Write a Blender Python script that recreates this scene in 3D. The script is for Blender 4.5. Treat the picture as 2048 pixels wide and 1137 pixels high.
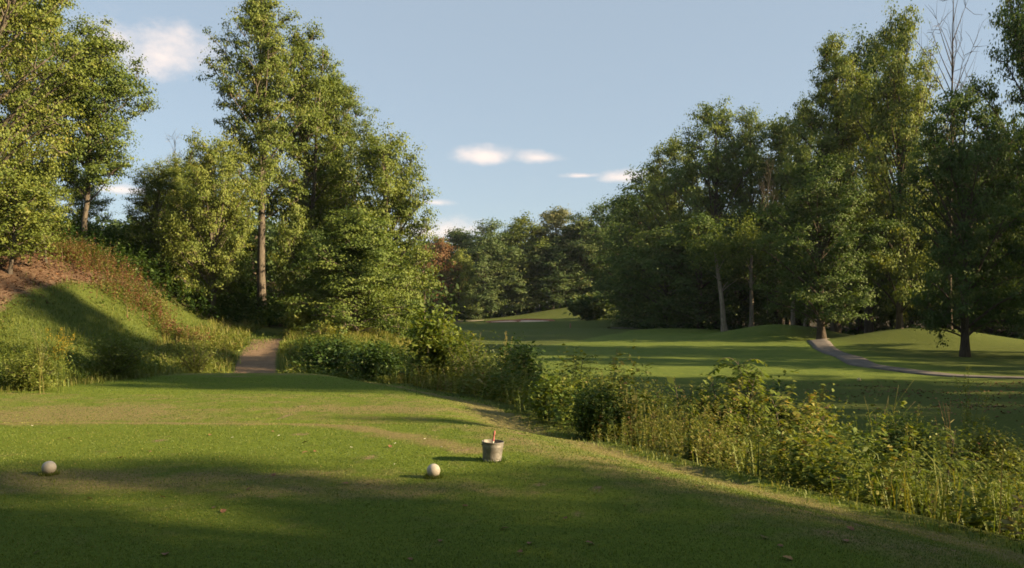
import bpy, math, random
import numpy as np
from math import radians, sin, cos, pi

# ------------------------------------------------------------------ camera, sky, sun
for o in list(bpy.data.objects):
    bpy.data.objects.remove(o)
scene = bpy.context.scene
COL = scene.collection
F, CX, HY, EYE = 1593.0, 1024.0, 625.0, 1.6          # focal length and horizon of the 2048 px photograph

cam_d = bpy.data.cameras.new('camera')
cam_d.sensor_width = 36.0
cam_d.lens = F / 2048 * 36
cam_d.shift_y = (HY - 568.5) / 2048
cam_d.clip_start, cam_d.clip_end = 0.1, 3000
cam = bpy.data.objects.new('camera', cam_d)
COL.objects.link(cam)
cam.location = (0, 0, EYE)
cam.rotation_euler = (radians(90), 0, 0)
scene.camera = cam

SUN_EL, SUN_AZ = radians(21.0), radians(104.0)        # azimuth clockwise from +Y
SUN_DIR = np.array([sin(SUN_AZ) * cos(SUN_EL), cos(SUN_AZ) * cos(SUN_EL), sin(SUN_EL)])
sun_d = bpy.data.lights.new('sun', 'SUN')
sun_d.energy = 5.0
sun_d.angle = radians(0.55)
sun_d.color = (1.0, 0.76, 0.46)
sun = bpy.data.objects.new('sun', sun_d)
COL.objects.link(sun)
from mathutils import Vector
sun.rotation_euler = Vector(SUN_DIR).to_track_quat('Z', 'Y').to_euler()

world = bpy.data.worlds.new('World')
scene.world = world
world.use_nodes = True
WT = world.node_tree
WT.nodes.clear()

scene.view_settings.view_transform = 'Standard'
scene.view_settings.look = 'None'
scene.view_settings.exposure = 1.76
scene.view_settings.gamma = 1
scene.view_settings.use_curve_mapping = False
scene.render.engine = 'CYCLES'
cy = scene.cycles
cy.max_bounces = 6
cy.diffuse_bounces = 3
cy.glossy_bounces = 2
cy.transmission_bounces = 4
cy.transparent_max_bounces = 4
cy.caustics_reflective = cy.caustics_refractive = False
cy.sample_clamp_indirect = 4
cy.filter_width = 1.7
cy.use_denoising = True
try:
    cy.denoiser = 'OPENIMAGEDENOISE'
except Exception:
    pass


class NT:
    """tiny helper for node trees"""
    def __init__(s, tree):
        s.t = tree
    def n(s, typ, **kw):
        nd = s.t.nodes.new(typ)
        for k, v in kw.items():
            setattr(nd, k, v)
        return nd
    def l(s, a, b):
        s.t.links.new(a, b)
    def put(s, v, sock):
        if isinstance(v, (int, float)):
            sock.default_value = v
        elif isinstance(v, (tuple, list)):
            sock.default_value = v
        else:
            s.l(v, sock)
    def math(s, op, a, b=0.0, c=None, clamp=False):
        nd = s.n('ShaderNodeMath', operation=op, use_clamp=clamp)
        s.put(a, nd.inputs[0]); s.put(b, nd.inputs[1])
        if c is not None:
            s.put(c, nd.inputs[2])
        return nd.outputs[0]
    def dot(s, a, v):
        nd = s.n('ShaderNodeVectorMath', operation='DOT_PRODUCT')
        s.l(a, nd.inputs[0]); nd.inputs[1].default_value = v
        return nd.outputs['Value']
    def noise(s, vec, scale, detail=4, rough=0.55):
        nd = s.n('ShaderNodeTexNoise')
        nd.inputs['Scale'].default_value = scale
        nd.inputs['Detail'].default_value = detail
        nd.inputs['Roughness'].default_value = rough
        if vec is not None:
            s.l(vec, nd.inputs['Vector'])
        return nd.outputs['Fac']
    def ramp(s, fac, stops):
        nd = s.n('ShaderNodeValToRGB')
        cr = nd.color_ramp
        while len(cr.elements) < len(stops):
            cr.elements.new(0.5)
        for e, (p, c) in zip(cr.elements, stops):
            e.position = p
            e.color = (c[0], c[1], c[2], 1) if not isinstance(c, (int, float)) else (c, c, c, 1)
        s.put(fac, nd.inputs[0])
        return nd.outputs[0]
    def mix(s, fac, a, b, blend='MIX'):
        nd = s.n('ShaderNodeMix', data_type='RGBA', blend_type=blend)
        s.put(fac, nd.inputs[0])
        for v, i in ((a, 6), (b, 7)):
            if isinstance(v, (tuple, list)):
                nd.inputs[i].default_value = (v[0], v[1], v[2], 1)
            else:
                s.l(v, nd.inputs[i])
        return nd.outputs[2]


def build_world():
    w = NT(WT)
    out = w.n('ShaderNodeOutputWorld')
    bg = w.n('ShaderNodeBackground')
    sky = w.n('ShaderNodeTexSky', sky_type='NISHITA')
    sky.sun_disc = False
    sky.sun_elevation = SUN_EL
    sky.sun_rotation = SUN_AZ
    sky.altitude = 100
    sky.air_density = 1.0
    sky.dust_density = 0.5
    sky.ozone_density = 1.6
    tc = w.n('ShaderNodeTexCoord')
    d = tc.outputs['Generated']
    # small evening clouds scattered round the sky: (azimuth px, elevation px) for those in view
    clouds = [(322, 112, 100, 56), (225, 85, 80, 44), (965, 314, 56, 20), (1078, 317, 50, 13), (1250, 356, 52, 14),
              (868, 406, 34, 9), (890, 465, 90, 26), (232, 380, 60, 12), (1165, 352, 36, 6)]
    vecs = []
    for (px, py, hw, hh) in clouds:
        v = Vector(((px - CX) / F, 1.0, (HY - py) / F)); k = v.length
        vecs.append((v.normalized(), hw / F / k, hh / F / k))
    rr = random.Random(5)
    for i in range(10):
        a = rr.uniform(0.8, 5.5); e = rr.uniform(0.08, 0.5)
        v = Vector((sin(a) * cos(e), cos(a) * cos(e), sin(e)))
        vecs.append((v, rr.uniform(0.03, 0.08), rr.uniform(0.01, 0.025)))
    mp = w.n('ShaderNodeMapping')
    mp.inputs['Scale'].default_value = (1, 1, 1.7)
    w.l(d, mp.inputs['Vector'])
    nz = w.noise(mp.outputs[0], 16, 6, 0.6)
    nz2 = w.noise(mp.outputs[0], 45, 4, 0.6)
    bump = w.math('ADD', w.math('MULTIPLY', w.math('SUBTRACT', nz, 0.5), 2.2), w.math('MULTIPLY', w.math('SUBTRACT', nz2, 0.5), 0.9))
    total = None
    for (v, a, b) in vecs:
        e1 = Vector((0, 0, 1)).cross(v).normalized(); e2 = v.cross(e1).normalized()
        x = w.dot(d, tuple(e1 / a)); y = w.dot(d, tuple(e2 / b))
        y = w.math('MULTIPLY', y, w.math('MULTIPLY_ADD', w.math('LESS_THAN', y, 0.0), 0.5, 1.0))
        r = w.math('SQRT', w.math('ADD', w.math('MULTIPLY', x, x), w.math('MULTIPLY', y, y)))
        f = w.math('SUBTRACT', 1.0, r)
        f = w.math('MULTIPLY_ADD', w.math('LESS_THAN', w.dot(d, tuple(v)), 0.3), -9.0, f)
        total = f if total is None else w.math('MAXIMUM', total, f)
    f = w.math('ADD', total, bump)
    m = w.n('ShaderNodeMapRange', interpolation_type='SMOOTHSTEP')
    m.inputs['From Min'].default_value = -0.45; m.inputs['From Max'].default_value = 1.25
    w.l(f, m.inputs['Value'])
    mask = w.math('MULTIPLY', m.outputs[0], 0.8)
    skycol = w.mix(0.48, sky.outputs[0], (5.6, 6.6, 7.4))       # thin high veil softens the blue
    col = w.mix(mask, skycol, (10.6, 8.8, 7.7))
    w.l(col, bg.inputs['Color'])
    bg.inputs['Strength'].default_value = 0.036
    w.l(bg.outputs[0], out.inputs['Surface'])


build_world()

# ------------------------------------------------------------------ helpers
rng = np.random.default_rng(11)


def sm(x):
    x = np.clip(x, 0, 1)
    return x * x * (3 - 2 * x)


def vnoise(x, y, s, seed=0):
    """smooth value noise, about -1..1"""
    x = np.asarray(x, float) / s; y = np.asarray(y, float) / s
    xi = np.floor(x).astype(np.int64); yi = np.floor(y).astype(np.int64)
    fx = x - xi; fy = y - yi
    fx = fx * fx * (3 - 2 * fx); fy = fy * fy * (3 - 2 * fy)
    def h(a, b):
        n = (a * 374761393 + b * 668265263 + seed * 974634777) & 0x7fffffff
        n = ((n ^ (n >> 13)) * 1274126177) & 0x7fffffff
        return ((n ^ (n >> 16)) & 0xffff) / 32767.5 - 1
    return (h(xi, yi) * (1 - fx) + h(xi + 1, yi) * fx) * (1 - fy) + (h(xi, yi + 1) * (1 - fx) + h(xi + 1, yi + 1) * fx) * fy


EDGE_Y = [-30, -8, 0, 4.6, 6.1, 8.2, 10, 11.6, 14.5, 18.2, 22, 26, 30, 36, 44, 60]
EDGE_X = [13, 8.5, 6.2, 4.75, 4.0, 2.75, 1.75, 1.15, 0.45, -0.35, -2.2, -5.0, -6.6, -7.2, -7.5, -8]


def edge_x(Y):
    return np.interp(Y, EDGE_Y, EDGE_X)


def path_x(Y):
    return np.interp(Y, [20, 28, 34, 38, 44, 50, 60], [-7.8, -9.1, -10.9, -12.0, -13.4, -14.0, -17])


def ground_z(X, Y):
    X = np.asarray(X, float); Y = np.asarray(Y, float)
    d = X - edge_x(Y)
    # two tees, the near one a little higher, the whole platform ends 26 m out
    tee = -0.30 * sm((Y - 11.3) / 1.9) - 0.05 * sm((Y - 14) / 10)
    tee = tee - 0.8 * sm((Y - 25.4) / 3.0)
    tee = tee + 0.02 * vnoise(X, Y, 3.1, 3) + 0.006 * vnoise(X, Y, 0.9, 4)
    # path ground climbs to the wood behind the tee
    ramp = -0.85 + np.clip(Y - 29, 0, 19) * 0.076 + 0.05 * vnoise(X, Y, 2.3, 5)
    ramp = ramp - 0.6 * sm((Y - 62) / 50)
    k = sm((Y - 27) / 3.0)
    west = tee * (1 - k) + ramp * k
    # hill on the left
    A = np.interp(X, [-60, -34, -25.7, -23.5, -20.7, -18.8, -17.3, -15.6, -13.5], [8.0, 6.3, 4.9, 4.4, 3.3, 1.9, 0.85, 0.2, 0])
    hill = A * sm((Y - 23.5) / 17.5) * (1 - 0.35 * sm((Y - 60) / 60))
    west = west + hill + 0.10 * hill * vnoise(X, Y, 3.3, 8) * 0.5
    west = west + 0.3 * sm((-11.5 - X) / 4) * sm((Y - 14) / 6) * (1 - k)
    # fairway
    fair = -1.25 + 0.0075 * np.clip(Y - 40, 0, 160) + 0.09 * vnoise(X, Y, 9, 1) + 0.05 * vnoise(X, Y, 3.7, 2)
    fair = fair - 0.02 * np.clip(X - 40, 0, 60) * 0
    def mound(cx, cy_, h, rx, ry):
        r2 = ((X - cx) / rx) ** 2 + ((Y - cy_) / ry) ** 2
        return h * np.exp(-r2)
    fair = fair + mound(27.0, 80, 1.4, 6.0, 5) + mound(33.0, 63, 1.45, 7.0, 5.5) + mound(20, 97, 0.5, 7, 5)
    fair = fair + mound(14.5, 20.5, 0.35, 3.5, 2.2)
    # rise round the far green
    fair = fair + 4.3 * sm((X + 12) / 40) * sm((Y - 142) / 44) + mound(25, 146, 1.9, 7.5, 7) + mound(8, 140, 0.55, 16, 6) \
        - mound(9, 124, 0.45, 22, 5)
    # green bowl (bunker hollow)
    fair = fair - mound(3.4, 151.5, 0.5, 4.5, 2.0)
    fair = fair + 1.5 * sm((Y - 190) / 60)
    # creek bank with the weeds
    w = sm((d + 2.6) / 2.6)
    w_lip = -0.26 * w * w
    bank = -0.26 - 1.20 * sm(d / 4.2)
    bank = bank + 0.07 * vnoise(X, Y, 1.1, 6)
    up = sm((d - 4.2) / 4.2)
    east_near = bank * (1 - up) + fair * up
    side = np.where(d < 0, west + w_lip, 0)
    step = west * (1 - sm(d / 3.0)) * (d >= 0)
    near = np.where(d < 0, side, east_near + step)
    # beyond the tee the ravine flattens out
    wmix = sm((-2.0 - 0.22 * np.clip(Y - 46, 0, 60) - X) / 8.0) * (1 - sm((Y - 75) / 50) * sm((X + 40) / 15))
    fary = west * wmix + fair * (1 - wmix)
    q = sm((Y - 25.5) / 7.0)
    z = near * (1 - q) + fary * q
    return z


def at(px, py, Y):
    return ((px - CX) / F * Y, Y, EYE - (py - HY) / F * Y)


def gz(x, y):
    return float(ground_z(np.array([x]), np.array([y]))[0])


def mesh_np(name, V, faces, attrs=None, smooth=False):
    """faces: list of (M,k) index arrays"""
    me = bpy.data.meshes.new(name)
    V = np.ascontiguousarray(V, dtype=np.float32)
    me.vertices.add(len(V)); me.vertices.foreach_set('co', V.ravel())
    faces = [np.asarray(f) for f in faces if len(f)]
    loops = np.concatenate([f.ravel() for f in faces]).astype(np.int32)
    tot = np.concatenate([np.full(len(f), f.shape[1]) for f in faces])
    start = np.concatenate([[0], np.cumsum(tot)[:-1]]).astype(np.int32)
    me.loops.add(len(loops)); me.loops.foreach_set('vertex_index', loops)
    me.polygons.add(len(start)); me.polygons.foreach_set('loop_start', start)
    if smooth:
        me.polygons.foreach_set('use_smooth', np.ones(len(start), dtype=bool))
    me.update(calc_edges=True)
    for k, a in (attrs or {}).items():
        at_ = me.attributes.new(k, 'FLOAT', 'POINT')
        at_.data.foreach_set('value', np.ascontiguousarray(a, dtype=np.float32))
    return me


def obj(name, me, mat=None, parent=None, loc=None):
    o = bpy.data.objects.new(name, me)
    COL.objects.link(o)
    if mat is not None and me is not None and len(me.materials) == 0:
        me.materials.append(mat)
    if parent is not None:
        o.parent = parent
    if loc is not None:
        o.location = loc
    return o


def tag(o, label=None, cat=None, group=None, kind=None):
    for k, v in (('label', label), ('category', cat), ('group', group), ('kind', kind)):
        if v:
            o[k] = v
    return o


def unit(v):
    return v / np.maximum(np.linalg.norm(v, axis=-1, keepdims=True), 1e-9)


class Geo:
    """collects vertices, faces and per-vertex attributes for one mesh"""
    def __init__(s):
        s.V = []; s.F = {3: [], 4: []}; s.A = {}; s.n = 0
    def add(s, V, faces, **attrs):
        V = np.asarray(V, float)
        for f in faces:
            f = np.asarray(f)
            if len(f):
                s.F[f.shape[1]].append(f + s.n)
        for k in set(list(s.A) + list(attrs)):
            a = attrs.get(k, 0.0)
            s.A.setdefault(k, [np.zeros(s.n)] if s.n else [])
            s.A[k].append(np.broadcast_to(np.asarray(a, float), (len(V),)))
        s.V.append(V); s.n += len(V)
    def mesh(s, name, smooth=False):
        V = np.concatenate(s.V)
        F_ = [np.concatenate(s.F[k]) for k in (3, 4) if s.F[k]]
        return mesh_np(name, V, F_, {k: np.concatenate(a) for k, a in s.A.items()}, smooth)
    # --- tubes
    def tube(s, P, R, sides=6, cap=True, **attrs):
        P = np.asarray(P, float); R = np.asarray(R, float)
        T = np.gradient(P, axis=0); T = unit(T)
        ref = np.array([0.0, 0, 1.0]) if abs(T[0, 2]) < 0.9 else np.array([1.0, 0, 0])
        U = unit(np.cross(T, ref)); W = np.cross(T, U)
        a = np.arange(sides) * 2 * pi / sides
        ring = U[:, None, :] * np.cos(a)[None, :, None] + W[:, None, :] * np.sin(a)[None, :, None]
        V = (P[:, None, :] + ring * R[:, None, None]).reshape(-1, 3)
        n = len(P)
        i = np.arange(n - 1)[:, None] * sides; j = np.arange(sides)[None, :]; j2 = (j + 1) % sides
        q = np.stack([i + j, i + j2, i + sides + j2, i + sides + j], -1).reshape(-1, 4)
        fs = [q]
        if cap:
            c = len(V)
            V = np.concatenate([V, [P[-1] + T[-1] * R[-1] * 0.4]])
            b = (n - 1) * sides
            fs.append(np.stack([b + np.arange(sides), b + (np.arange(sides) + 1) % sides, np.full(sides, c)], -1))
        s.add(V, fs, **attrs)
    # --- leaves: N folded diamonds
    def leaves(s, C, axis, nrm, L, W, fold=0.18, **attrs):
        N = len(C)
        axis = unit(axis); side = unit(np.cross(axis, nrm)); n = np.cross(side, axis)
        L = np.broadcast_to(L, (N,))[:, None]; W = np.broadcast_to(W, (N,))[:, None]
        v0 = C; v2 = C + axis * L
        mid = C + axis * L * 0.45
        v1 = mid + side * W * 0.5 + n * W * fold
        v3 = mid - side * W * 0.5 + n * W * fold
        V = np.stack([v0, v1, v2, v3], 1).reshape(-1, 3)
        s.add(V, [np.arange(4 * N).reshape(N, 4)], **{k: np.repeat(np.broadcast_to(a, (N,)), 4) for k, a in attrs.items()})
    # --- blades of grass: N arching two-segment strips
    def blades(s, B, D, H, W, bend, **attrs):
        N = len(B)
        D = unit(D)                                   # horizontal lean direction
        side = np.stack([-D[:, 1], D[:, 0], np.zeros(N)], 1)
        H = np.broadcast_to(H, (N,))[:, None]; W = np.broadcast_to(W, (N,))[:, None]; bend = np.broadcast_to(bend, (N,))[:, None]
        up = np.array([0, 0, 1.0])
        m = B + up * H * 0.6 + D * H * bend * 0.3
        t = B + up * H * (1 - 0.45 * np.minimum(bend, 1.3)) + D * H * bend
        V = np.stack([B - side * W * .5, B + side * W * .5, m + side * W * .4, m - side * W * .4, t], 1).reshape(-1, 3)
        k = np.arange(N)[:, None] * 5
        q = k + np.array([[0, 1, 2, 3]]); tr = k + np.array([[3, 2, 4]])
        s.add(V, [q, tr], **{kk: np.repeat(np.broadcast_to(a, (N,)), 5) for kk, a in attrs.items()})


# ------------------------------------------------------------------ materials
def new_mat(name):
    m = bpy.data.materials.new(name)
    m.use_nodes = True
    m.node_tree.nodes.clear()
    return m, NT(m.node_tree)


def leaf_mat(name, stops, transl=0.35, hue_attr=None, gloss=0.03):
    m, t = new_mat(name)
    out = t.n('ShaderNodeOutputMaterial')
    at_ = t.n('ShaderNodeAttribute', attribute_name='rnd')
    oi = t.n('ShaderNodeObjectInfo')
    fac = t.math('ADD', at_.outputs['Fac'], t.math('MULTIPLY', t.math('SUBTRACT', oi.outputs['Random'], 0.5), 0.3), clamp=True)
    if hue_attr:
        h = t.n('ShaderNodeAttribute', attribute_name=hue_attr)
        fac = t.math('ADD', h.outputs['Fac'], t.math('MULTIPLY', t.math('SUBTRACT', at_.outputs['Fac'], 0.5), 0.2), clamp=True)
    col = t.ramp(fac, stops)
    df = t.n('ShaderNodeBsdfDiffuse'); t.l(col, df.inputs['Color'])
    tr = t.n('ShaderNodeBsdfTranslucent')
    t.l(t.mix(1.0, col, (1.25, 1.15, 0.5), 'MULTIPLY'), tr.inputs['Color'])
    mx = t.n('ShaderNodeMixShader'); mx.inputs[0].default_value = transl
    t.l(df.outputs[0], mx.inputs[1]); t.l(tr.outputs[0], mx.inputs[2])
    gl = t.n('ShaderNodeBsdfGlossy'); gl.inputs['Roughness'].default_value = 0.6
    gl.inputs['Color'].default_value = (0.6, 0.62, 0.5, 1)
    m2 = t.n('ShaderNodeMixShader'); m2.inputs[0].default_value = gloss
    t.l(mx.outputs[0], m2.inputs[1]); t.l(gl.outputs[0], m2.inputs[2])
    t.l(m2.outputs[0], out.inputs['Surface'])
    return m


M = {}
M['green'] = leaf_mat('leaf_green', [(0, (0.045, 0.084, 0.016)), (0.5, (0.104, 0.148, 0.026)), (0.85, (0.148, 0.182, 0.034)), (1, (0.18, 0.20, 0.045))])
M['yellow'] = leaf_mat('leaf_yellow_green', [(0, (0.066, 0.105, 0.018)), (0.5, (0.125, 0.165, 0.028)), (0.85, (0.172, 0.198, 0.036)), (1, (0.23, 0.22, 0.05))])
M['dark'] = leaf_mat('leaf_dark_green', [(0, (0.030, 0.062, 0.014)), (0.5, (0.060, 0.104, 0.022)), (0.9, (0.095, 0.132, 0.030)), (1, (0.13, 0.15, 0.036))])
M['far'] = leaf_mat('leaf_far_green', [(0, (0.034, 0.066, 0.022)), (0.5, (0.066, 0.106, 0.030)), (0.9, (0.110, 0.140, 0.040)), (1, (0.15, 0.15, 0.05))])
M['pale'] = leaf_mat('leaf_pale_green', [(0, (0.08, 0.105, 0.04)), (0.5, (0.125, 0.145, 0.055)), (1, (0.2, 0.19, 0.08))])
M['brown'] = leaf_mat('leaf_brown', [(0, (0.10, 0.055, 0.025)), (0.5, (0.17, 0.085, 0.04)), (1, (0.20, 0.15, 0.05))])
WEED = [(0, (0.018, 0.050, 0.008)), (0.25, (0.050, 0.098, 0.013)), (0.5, (0.145, 0.182, 0.026)), (0.68, (0.23, 0.215, 0.052)), (0.80, (0.25, 0.19, 0.09)), (0.9, (0.17, 0.085, 0.045)), (1, (0.17, 0.035, 0.035))]
M['weed'] = leaf_mat('weed_leaf', WEED, 0.35, 'hue', 0.05)
M['gold'] = leaf_mat('goldenrod_flower', [(0, (0.17, 0.135, 0.012)), (1, (0.36, 0.25, 0.02))], 0.2)
M['shrub'] = leaf_mat('shrub_leaf', [(0, (0.060, 0.105, 0.014)), (0.5, (0.125, 0.172, 0.026)), (0.85, (0.20, 0.22, 0.042)), (1, (0.36, 0.27, 0.06))], 0.4, None, 0.03)


def bark_mat(name, c1, c2):
    m, t = new_mat(name)
    out = t.n('ShaderNodeOutputMaterial'); bs = t.n('ShaderNodeBsdfPrincipled')
    tc = t.n('ShaderNodeTexCoord')
    mp = t.n('ShaderNodeMapping'); mp.inputs['Scale'].default_value = (1, 1, 0.16)
    t.l(tc.outputs['Object'], mp.inputs[0])
    n1 = t.noise(mp.outputs[0], 9, 6, 0.65)
    n2 = t.noise(tc.outputs['Object'], 1.3, 3)
    col = t.mix(t.ramp(n1, [(0.35, 0), (0.65, 1)]), c1, c2)
    col = t.mix(t.ramp(n2, [(0.45, 0), (0.7, 0.5)]), col, (c2[0] * 1.15, c2[1] * 1.2, c2[2] * 1.1))
    t.l(col, bs.inputs['Base Color']); bs.inputs['Roughness'].default_value = 0.9
    bs.inputs['Specular IOR Level'].default_value = 0.15
    b = t.n('ShaderNodeBump'); b.inputs['Strength'].default_value = 0.8; b.inputs['Distance'].default_value = 0.05
    t.l(n1, b.inputs['Height']); t.l(b.outputs[0], bs.inputs['Normal'])
    t.l(bs.outputs[0], out.inputs['Surface'])
    return m


M['bark'] = bark_mat('bark_grey_brown', (0.055, 0.045, 0.036), (0.140, 0.118, 0.092))
M['bark_pale'] = bark_mat('bark_pale', (0.13, 0.105, 0.075), (0.29, 0.24, 0.18))
M['bark_dark'] = bark_mat('bark_dark', (0.03, 0.024, 0.018), (0.09, 0.07, 0.05))


def simple_mat(name, c1, c2, scale=8, rough=0.8, metal=0.0, bump=0.2, bdist=0.01, stops=(0.35, 0.65)):
    m, t = new_mat(name)
    out = t.n('ShaderNodeOutputMaterial'); bs = t.n('ShaderNodeBsdfPrincipled')
    tc = t.n('ShaderNodeTexCoord')
    n1 = t.noise(tc.outputs['Object'], scale, 6, 0.65)
    t.l(t.mix(t.ramp(n1, [(stops[0], 0), (stops[1], 1)]), c1, c2), bs.inputs['Base Color'])
    bs.inputs['Roughness'].default_value = rough; bs.inputs['Metallic'].default_value = metal
    bs.inputs['Specular IOR Level'].default_value = 0.3
    b = t.n('ShaderNodeBump'); b.inputs['Strength'].default_value = bump; b.inputs['Distance'].default_value = bdist
    t.l(n1, b.inputs['Height']); t.l(b.outputs[0], bs.inputs['Normal'])
    t.l(bs.outputs[0], out.inputs['Surface'])
    return m


def ground_mat():
    m, t = new_mat('turf_and_soil')
    out = t.n('ShaderNodeOutputMaterial'); bs = t.n('ShaderNodeBsdfPrincipled')
    tc = t.n('ShaderNodeTexCoord'); P = tc.outputs['Object']
    A = lambda k: t.n('ShaderNodeAttribute', attribute_name=k).outputs['Fac']
    n_big = t.noise(P, 0.35, 4, 0.6)
    n_mid = t.noise(P, 2.2, 5, 0.62)
    n_fine = t.noise(P, 28, 5, 0.7)
    n_tiny = t.noise(P, 130, 3, 0.7)
    # mown turf
    g = t.ramp(n_fine, [(0.25, (0.052, 0.096, 0.008)), (0.5, (0.096, 0.146, 0.013)), (0.75, (0.155, 0.185, 0.024))])
    g = t.mix(t.ramp(n_big, [(0.35, 0), (0.7, 0.55)]), g, (0.080, 0.118, 0.013))
    g = t.mix(t.math('MULTIPLY', t.ramp(n_tiny, [(0.40, 0), (0.7, 1)]), 0.22), g, (0.19, 0.185, 0.05))
    straw = t.ramp(n_fine, [(0.3, (0.105, 0.085, 0.035)), (0.7, (0.26, 0.21, 0.095))])
    sfac = t.math('ADD', t.math('MULTIPLY', A('straw'), 1.25), t.math('MULTIPLY', t.math('SUBTRACT', n_mid, 0.5), 1.9))
    sfac = t.ramp(sfac, [(0.18, 0), (0.75, 0.85)])
    g = t.mix(sfac, g, straw)
    # closely mown fairway far off, a calmer green
    fw = t.ramp(n_mid, [(0.3, (0.062, 0.108, 0.015)), (0.7, (0.120, 0.155, 0.024))])
    fw = t.mix(t.ramp(n_fine, [(0.35, 0), (0.75, 0.6)]), fw, (0.145, 0.160, 0.036))
    n_far = t.noise(P, 0.8, 5, 0.65)
    fw = t.mix(t.ramp(n_far, [(0.45, 0), (0.7, 0.55)]), fw, (0.050, 0.088, 0.014))
    g = t.mix(A('fair'), g, fw)
    # rough
    ro = t.ramp(n_fine, [(0.25, (0.030, 0.055, 0.010)), (0.5, (0.065, 0.088, 0.016)), (0.8, (0.150, 0.135, 0.040))])
    g = t.mix(A('rough'), g, ro)
    # bare soil / leaf litter
    di = t.ramp(n_mid, [(0.25, (0.075, 0.050, 0.032)), (0.5, (0.150, 0.098, 0.062)), (0.8, (0.25, 0.175, 0.115))])
    di = t.mix(t.ramp(n_fine, [(0.35, 0), (0.7, 0.75)]), di, (0.27, 0.20, 0.13))
    di = t.mix(t.math('MULTIPLY', A('mulch'), t.ramp(n_mid, [(0.3, 0.95), (0.65, 0.45)])), di, (0.075, 0.042, 0.026))
    dfac = t.ramp(t.math('ADD', A('dirt'), t.math('MULTIPLY', t.math('SUBTRACT', n_fine, 0.5), 0.7)), [(0.35, 0), (0.65, 1)])
    g = t.mix(dfac, g, di)
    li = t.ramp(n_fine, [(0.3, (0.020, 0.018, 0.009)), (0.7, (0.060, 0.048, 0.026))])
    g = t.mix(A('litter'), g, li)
    t.l(g, bs.inputs['Base Color'])
    bs.inputs['Roughness'].default_value = 0.95
    bs.inputs['Specular IOR Level'].default_value = 0.1
    bs.inputs['Sheen Weight'].default_value = 0.0
    bs.inputs['Sheen Tint'].default_value = (0.8, 0.9, 0.4, 1)
    h = t.math('ADD', t.math('ADD', t.math('MULTIPLY', n_fine, 0.6), t.math('MULTIPLY', n_tiny, 0.5)), t.math('MULTIPLY', n_mid, 2.2))
    b = t.n('ShaderNodeBump'); b.inputs['Strength'].default_value = 0.9; b.inputs['Distance'].default_value = 0.03
    t.l(h, b.inputs['Height']); t.l(b.outputs[0], bs.inputs['Normal'])
    t.l(bs.outputs[0], out.inputs['Surface'])
    return m


# ------------------------------------------------------------------ ground sheet
def spaced(knots):
    v = [knots[0][0]]
    for (a, b, st0, st1) in knots:
        x = a
        n = max(2, int(round((b - a) / ((st0 + st1) / 2))))
        u = np.linspace(0, 1, n + 1)[1:]
        w = u * st0 + u * u * (st1 - st0) / 2
        v += list(a + (b - a) * w / w[-1])
    return np.array(v)


def seg_dist(X, Y, pts):
    best = np.full(X.shape, 1e9)
    for (x0, y0), (x1, y1) in zip(pts[:-1], pts[1:]):
        dx, dy = x1 - x0, y1 - y0
        u = np.clip(((X - x0) * dx + (Y - y0) * dy) / (dx * dx + dy * dy), 0, 1)
        best = np.minimum(best, np.hypot(X - x0 - u * dx, Y - y0 - u * dy))
    return best


TEE_ARC = [(-9.5, 11.2), (-7.4, 11.45), (-5, 11.6), (-3.1, 11.55), (-2.3, 11.2), (-1.95, 10.85), (-1.3, 10.2), (-0.75, 9.5), (-0.40, 9.1)]


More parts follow.
